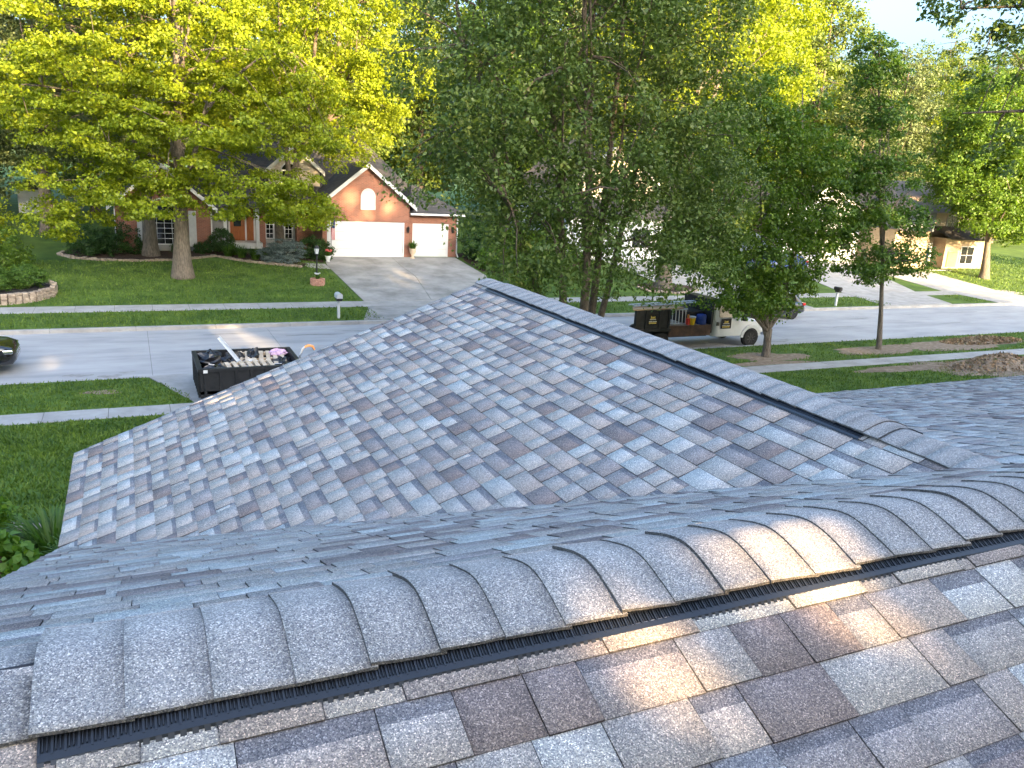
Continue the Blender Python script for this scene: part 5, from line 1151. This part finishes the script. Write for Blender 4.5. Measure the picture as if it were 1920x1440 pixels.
part_l('fuel_can', 'small red and orange can beside the yellow bucket', 'can', [M_RED, M_ORANGE], lambda b: (b.box(21.28, 21.40, TY - .9, TY - .74, 1.06, 1.34, 0), b.box(21.30, 21.38, TY - .86, TY - .78, 1.34, 1.5, 1)), (21.34, TY - .82, 1.06), bevel=.02)

# dump trailer on our drive apron
dtz = .2; X0, X1, Y0, Y1, ZT = 1.5, 4.25, 22.75, 25.0, 1.25
dt = thing('dump_trailer', 'black open-top dump trailer full of roofing waste on the drive apron', 'trailer', (3.2, 24, dtz))
part('floor', M_BOXBLK, dt, lambda b: b.box(X0, X1, Y0, Y1, .62, .70))
part('side_wall', M_BOXBLK, dt, lambda b: b.box(X0, X1, Y0, Y0 + .06, .5, ZT)); part('side_wall', M_BOXBLK, dt, lambda b: b.box(X0, X1, Y1 - .06, Y1, .5, ZT))
part('end_wall', M_BOXBLK, dt, lambda b: b.box(X0, X0 + .06, Y0 + .06, Y1 - .06, .5, ZT)); part('end_wall', M_BOXBLK, dt, lambda b: b.box(X1 - .06, X1, Y0 + .06, Y1 - .06, .5, ZT))
for (a, c, e_, f_) in ((X0 - .05, X1 + .05, Y0 - .05, Y0 + .07), (X0 - .05, X1 + .05, Y1 - .07, Y1 + .05), (X0 - .05, X0 + .07, Y0 + .07, Y1 - .07), (X1 - .07, X1 + .05, Y0 + .07, Y1 - .07)): part('top_rail', M_BOXBLK, dt, lambda b: b.box(a, c, e_, f_, ZT, ZT + .09))
for k in range(7): yy = Y0 + .1 + (Y1 - Y0 - .3) * k / 6; part('rib', M_BOXBLK, dt, lambda b: b.box(X0 - .05, X0, yy, yy + .07, .5, ZT))
for k in range(7): xx = X0 + .1 + (X1 - X0 - .3) * k / 6; part('rib', M_BOXBLK, dt, lambda b: b.box(xx, xx + .07, Y0 - .05, Y0, .5, ZT))
part('frame_rail', M_BOXBLK, dt, lambda b: (b.box(X0, 6.6, Y0 + .6, Y0 + .75, .45, .6))); part('frame_rail', M_BOXBLK, dt, lambda b: b.box(X0, 6.6, Y1 - .75, Y1 - .6, .45, .6))
for s_, yy in ((-1, Y0 + .18), (1, Y1 - .18)):
    for xx in (2.7, 3.6): wheel(dt, xx, yy, dtz + .34, .34, .2, s_)
part('sticker', M_SIGNW, dt, lambda b: b.box(X0 + .09, X0 + .2, Y0 - .06, Y0 - .052, ZT - .02, ZT + .07))
part('jack_post', M_ALU, dt, lambda b: (b.tube([(4.42, 24, .5), (4.42, 24, 1.3), (4.5, 24, 1.5), (4.58, 24, 1.57)], .03, 7), b.box(4.3, 6.3, 23.95, 24.05, .45, .55))); part('jack_handle', M_CEDAR, dt, lambda b: b.tube([(4.56, 24, 1.555), (4.68, 24, 1.6), (4.80, 24, 1.57), (4.86, 24, 1.46)], [.034, .04, .04, .032], 7))
def pallet(lab, c, rz, rx, n_=7):
    M_ = Matrix.Translation(Vector(c)) @ Matrix.Rotation(rz, 4, 'Z') @ Matrix.Rotation(rx, 4, 'X')
    root = thing('pallet', lab, 'pallet', c)
    for k in range(n_): xx = -.6 + 1.2 * k / (n_ - 1); part('top_board', M_PALLET, root, lambda b: b.box(xx - .06, xx + .06, -.5, .5, .10, .125, M=M_))
    for yy in (-.46, 0, .46): part('stringer', M_PALLET, root, lambda b: b.box(-.66, .66, yy - .03, yy + .03, .0, .10, M=M_))
pallet('pale wooden pallet lying at the near side of the trailer load', (2.95, 23.5, 1.05), .12, .10); pallet('second wooden pallet tipped against the far trailer wall', (3.35, 24.35, 1.1), -.1, .16)
def bag(lab, c, r_, seed, mtl=M_BAG):
    R = random.Random(seed); b = MB(); n_, m_ = 14, 9; ph = [R.uniform(0, 6.28) for _ in range(6)]
    for i in range(m_ + 1):
        th = math.pi * i / m_
        for j in range(n_):
            a = 2 * math.pi * j / n_; k = 1 + .16 * math.sin(3 * a + ph[0] + th * 2) + .10 * math.sin(5 * a + ph[1] - th * 3) + .07 * math.sin(7 * th + ph[2])
            b.v.append((c[0] + r_[0] * k * math.sin(th) * math.cos(a), c[1] + r_[1] * k * math.sin(th) * math.sin(a), c[2] + r_[2] * (.9 - math.cos(math.pi - th) * -.9) * .55 * k))
    for i in range(m_):
        for j in range(n_): a0 = i * n_ + j; a1 = i * n_ + (j + 1) % n_; b.f.append((a0, a0 + n_, a1 + n_, a1)); b.m.append(0)
    return tag(b.build('rubbish_bag', mtl, None, origin=c), lab, 'bag')
bag('black bag in the left end of the trailer by the far wall', (1.95, 24.6, .95), (.35, .32, .42), 1); bag('crumpled black bag at the near left corner of the trailer', (2.0, 23.4, .9), (.40, .42, .32), 2); bag('black bag in the trailer behind the white gutter length', (2.6, 24.5, .92), (.36, .3, .4), 3); bag('black plastic sheet bundled against the trailer far wall', (3.15, 24.5, 1.0), (.18, .2, .42), 4)
bag('lilac plastic bundle on top of the trailer load', (3.85, 24.6, 1.15), (.28, .16, .22), 5, M_PLILAC); bag('white paper waste between the pallets', (3.0, 24.05, 1.08), (.25, .16, .12), 6, M_SIGNW); bag('loose grey waste filling the middle of the trailer', (3.0, 23.9, .8), (1.1, .8, .26), 7, M_DECKW); bag('black felt bundle at the right end of the trailer', (3.9, 24.0, .95), (.3, .4, .28), 8)
part_l('gutter_length', 'white gutter length sticking up out of the trailer', 'gutter', M_WHITE, lambda b: (b.box(-.05, .05, -.01, .0, 0, 1.1, M=Matrix.Translation((2.72, 24.0, 1.12)) @ Matrix.Rotation(math.radians(-38), 4, 'Y') @ Matrix.Rotation(-.7, 4, 'X')), b.box(.05, .06, -.07, .0, 0, 1.1, M=Matrix.Translation((2.72, 24.0, 1.12)) @ Matrix.Rotation(math.radians(-38), 4, 'Y') @ Matrix.Rotation(-.7, 4, 'X'))), (2.72, 24.0, 1.12))

# ------------------------------------------------------------------ small things in the yards
lp = thing('lamp_post', 'black lamp post rising from a small brick planter on the lawn', 'lamp post', (8.88, 43.1, .5))
part('post', M_BLKMET, lp, lambda b: b.tube([(8.88, 43.1, .5), (8.88, 43.1, 2.1)], .045, 8)); part('lantern', M_BLKMET, lp, lambda b: (b.lathe([(.06, 2.08), (.12, 2.14), (.03, 2.16)], (8.88, 43.1, 0), 8), b.lathe([(.15, 2.44), (.10, 2.54), (.02, 2.62)], (8.88, 43.1, 0), 8)))
part('lamp_glass', M_TRIM, lp, lambda b: b.lathe([(.09, 2.15), (.13, 2.44)], (8.88, 43.1, 0), 6))
pb = thing('brick_planter', 'small round brick planter at the foot of the lamp post', 'planter', (8.9, 43.0, .5))
for rw_ in range(5):
    for k in range(9):
        a = 2 * math.pi * (k + .5 * (rw_ % 2)) / 9; q = Matrix.Translation((8.9 + math.cos(a) * .33, 43.02 + math.sin(a) * .30, .50 + rw_ * .075)) @ Matrix.Rotation(a + math.pi / 2, 4, 'Z')
        MB().box(-.108, .108, -.05, .05, 0, .066, M=q).build('brick', M_BRK1, pb, bevel=.006)
tuft('planter_flowers', 'white flowers filling the brick planter', (8.9, 43.02, .86), .26, .28, 60, M_LILY, 131, cat='flowers', wd=.014, flowers=(M_WHITE, 12))
def mailbox(name, label, x, y, mbox, mpost, hgt, big):
    z = g(y); r_ = thing(name, label, 'mailbox', (x, y, z))
    part('post', mpost, r_, lambda b: b.box(x - .055, x + .055, y - .05, y + .06, z - .05, z + hgt))
    w_, l_ = (.13, .27) if big else (.10, .24); n_ = 8
    prof = [(x - w_, z + hgt), (x + w_, z + hgt)] + [(x + w_ * math.cos(math.pi * k / n_), z + hgt + .13 + w_ * .8 * math.sin(math.pi * k / n_)) for k in range(n_ + 1)]
    part('box', mbox, r_, lambda b: b.prism_y(prof, y - l_, y + l_)); part('door', mbox, r_, lambda b: b.prism_y([(x + (p[0] - x) * .88, z + hgt + .015 + (p[1] - z - hgt) * .9) for p in prof], y - l_ - .012, y - l_))
    part('paper_slot', M_BLKMET, r_, lambda b: b.box(x - w_ * .9, x + w_ * .9, y - l_ * .8, y + l_ * .6, z + hgt - .11, z + hgt - .003))
    if big: part('flag', M_RED, r_, lambda b: b.box(x + w_, x + w_ + .008, y - .1, y - .05, z + hgt + .08, z + hgt + .2))
mailbox('mailbox', 'grey post-mounted mailbox on the verge before the brick house', 8.27, 35.5, M_TRIM, M_TRIM, .92, True)
mailbox('mailbox', 'black mailbox on a white post at the far kerb by the pale drives', 38.3, 35.3, M_BLKMET, M_WHITE, .95, False)
ur = thing('garden_urn', 'cream urn between the two garage doors', 'urn', (16.45, 50.05, 1.1)); part('bowl', M_TERRA, ur, lambda b: b.lathe([(.15, 0), (.15, .05), (.07, .10), (.07, .2), (.19, .38), (.22, .6), (.25, .64), (.22, .64), (.18, .58)], (16.45, 50.05, 1.1), 16), smooth=True)
tuft('fern', 'green fern spilling over the cream urn', (16.45, 50.05, 1.7), .45, .6, 110, M_LILY, 132, wd=.03)
fp = thing('flower_pot', 'white pedestal pot at the garage corner', 'pot', (10.75, 48.9, 1.02)); part('bowl', M_WHITE, fp, lambda b: b.lathe([(.12, 0), (.10, .06), (.16, .25), (.20, .36), (.18, .36), (.15, .3)], (10.75, 48.9, 1.02), 14), smooth=True)
tuft('pot_flowers', 'coral flowers in the white pedestal pot', (10.75, 48.9, 1.34), .3, .4, 70, M_LILY, 133, cat='flowers', wd=.02, flowers=(M_PINK, 16))
fl = thing('flag', 'small striped flag hanging from a garden pole by the garage door', 'flag', (11.12, 49.7, 1.08)); part('pole', M_BLKMET, fl, lambda b: (b.tube([(11.12, 49.7, 1.05), (11.12, 49.7, 3.6)], .018, 6), b.tube([(11.12, 49.7, 3.55), (11.42, 49.7, 3.6)], .012, 5)))
part('blue_field', M_FBLUE, fl, lambda b: b.add([(11.15, 49.69, 3.55), (11.36, 49.69, 3.58), (11.34, 49.66, 2.95), (11.14, 49.72, 2.95)], [(0, 1, 2, 3), (3, 2, 1, 0)]))
for k in range(6): part('stripe', M_FRED if k % 2 == 0 else M_WHITE, fl, lambda b: b.add([(11.14 + k * .035, 49.70 - k * .006, 2.95), (11.175 + k * .035, 49.694 - k * .006, 2.95), (11.21 + k * .035, 49.694 - k * .006, 2.25), (11.17 + k * .035, 49.70 - k * .006, 2.25)], [(0, 1, 2, 3), (3, 2, 1, 0)]))
# tar patches and stains on the street
R9 = random.Random(9)
M_TAR = mat('tar_patch', (.16, .155, .15), (.24, .235, .23), scale=6, rough=.8)
M_STAIN = mat('damp_stain', (.20, .19, .18), (.30, .29, .28), scale=5, rough=.7)
for i, (x, y, L_, w_) in enumerate(((-2.2, 28.0, .9, .16), (-1.2, 27.7, .7, .2), (-.6, 28.1, .5, .1), (1.3, 27.5, 1.1, .05), (2.4, 33.6, 1.6, .05), (5.5, 32.9, 2.4, .06), (7.6, 33.4, 1.5, .05), (26.5, 27.9, 1.2, .12), (27.4, 28.2, .6, .1), (36, 32.2, 2.2, .06), (41, 30.2, 2.6, .05), (33, 30.4, 1.6, .05), (46, 33, 2, .06))):
    b = MB(); n_ = 10; top = []; bot = []
    for k in range(n_ + 1):
        t = k / n_; ww = w_ * (math.sin(math.pi * min(max(t, .04), .96)) ** .5) * R9.uniform(.6, 1.3); xx = x + L_ * t; yy = y + .05 * math.sin(t * 7 + i); top.append((xx, yy + ww, .004 + .0004 * i)); bot.append((xx, yy - ww, .004 + .0004 * i))
    b.add(top + bot, [(k + n_ + 1, k + n_ + 2, k + 1, k) for k in range(n_)]); struct(b.build('street_patch', M_TAR if w_ < .09 else M_STAIN))

# torn shingles and felt thrown over the trailer load
kk = 260; R_ = np.random.default_rng(77); c = np.c_[R_.uniform(1.7, 4.1, kk), R_.uniform(22.95, 24.8, kk), R_.uniform(.98, 1.16, kk)]
d1 = R_.normal(0, 1, (kk, 3)); d1[:, 2] *= .25; d1 /= np.linalg.norm(d1, axis=1, keepdims=True); d2 = np.cross(d1, R_.normal(0, .25, (kk, 3)) + (0, 0, 1)); d2 /= np.linalg.norm(d2, axis=1, keepdims=True)
L_ = R_.uniform(.05, .20, (kk, 1)); W_ = R_.uniform(.03, .09, (kk, 1)); Q = np.empty((kk, 4, 3)); Q[:, 0] = c - d1 * L_ - d2 * W_; Q[:, 1] = c + d1 * L_ - d2 * W_ * .7; Q[:, 2] = c + d1 * L_ * .9 + d2 * W_; Q[:, 3] = c - d1 * L_ + d2 * W_ * .8
M_DEB = leafmat('torn_shingle', [(.10, .09, .085), (.42, .34, .25), (.30, .26, .22), (.55, .50, .44), (.06, .06, .065), (.38, .28, .2)], .0, .9)
tag(np_mesh('torn_shingles', Q.reshape(-1, 3), np.arange(kk * 4).reshape(-1, 4), M_DEB), 'torn old shingles and scraps heaped in the black dump trailer', 'debris', kind='stuff')
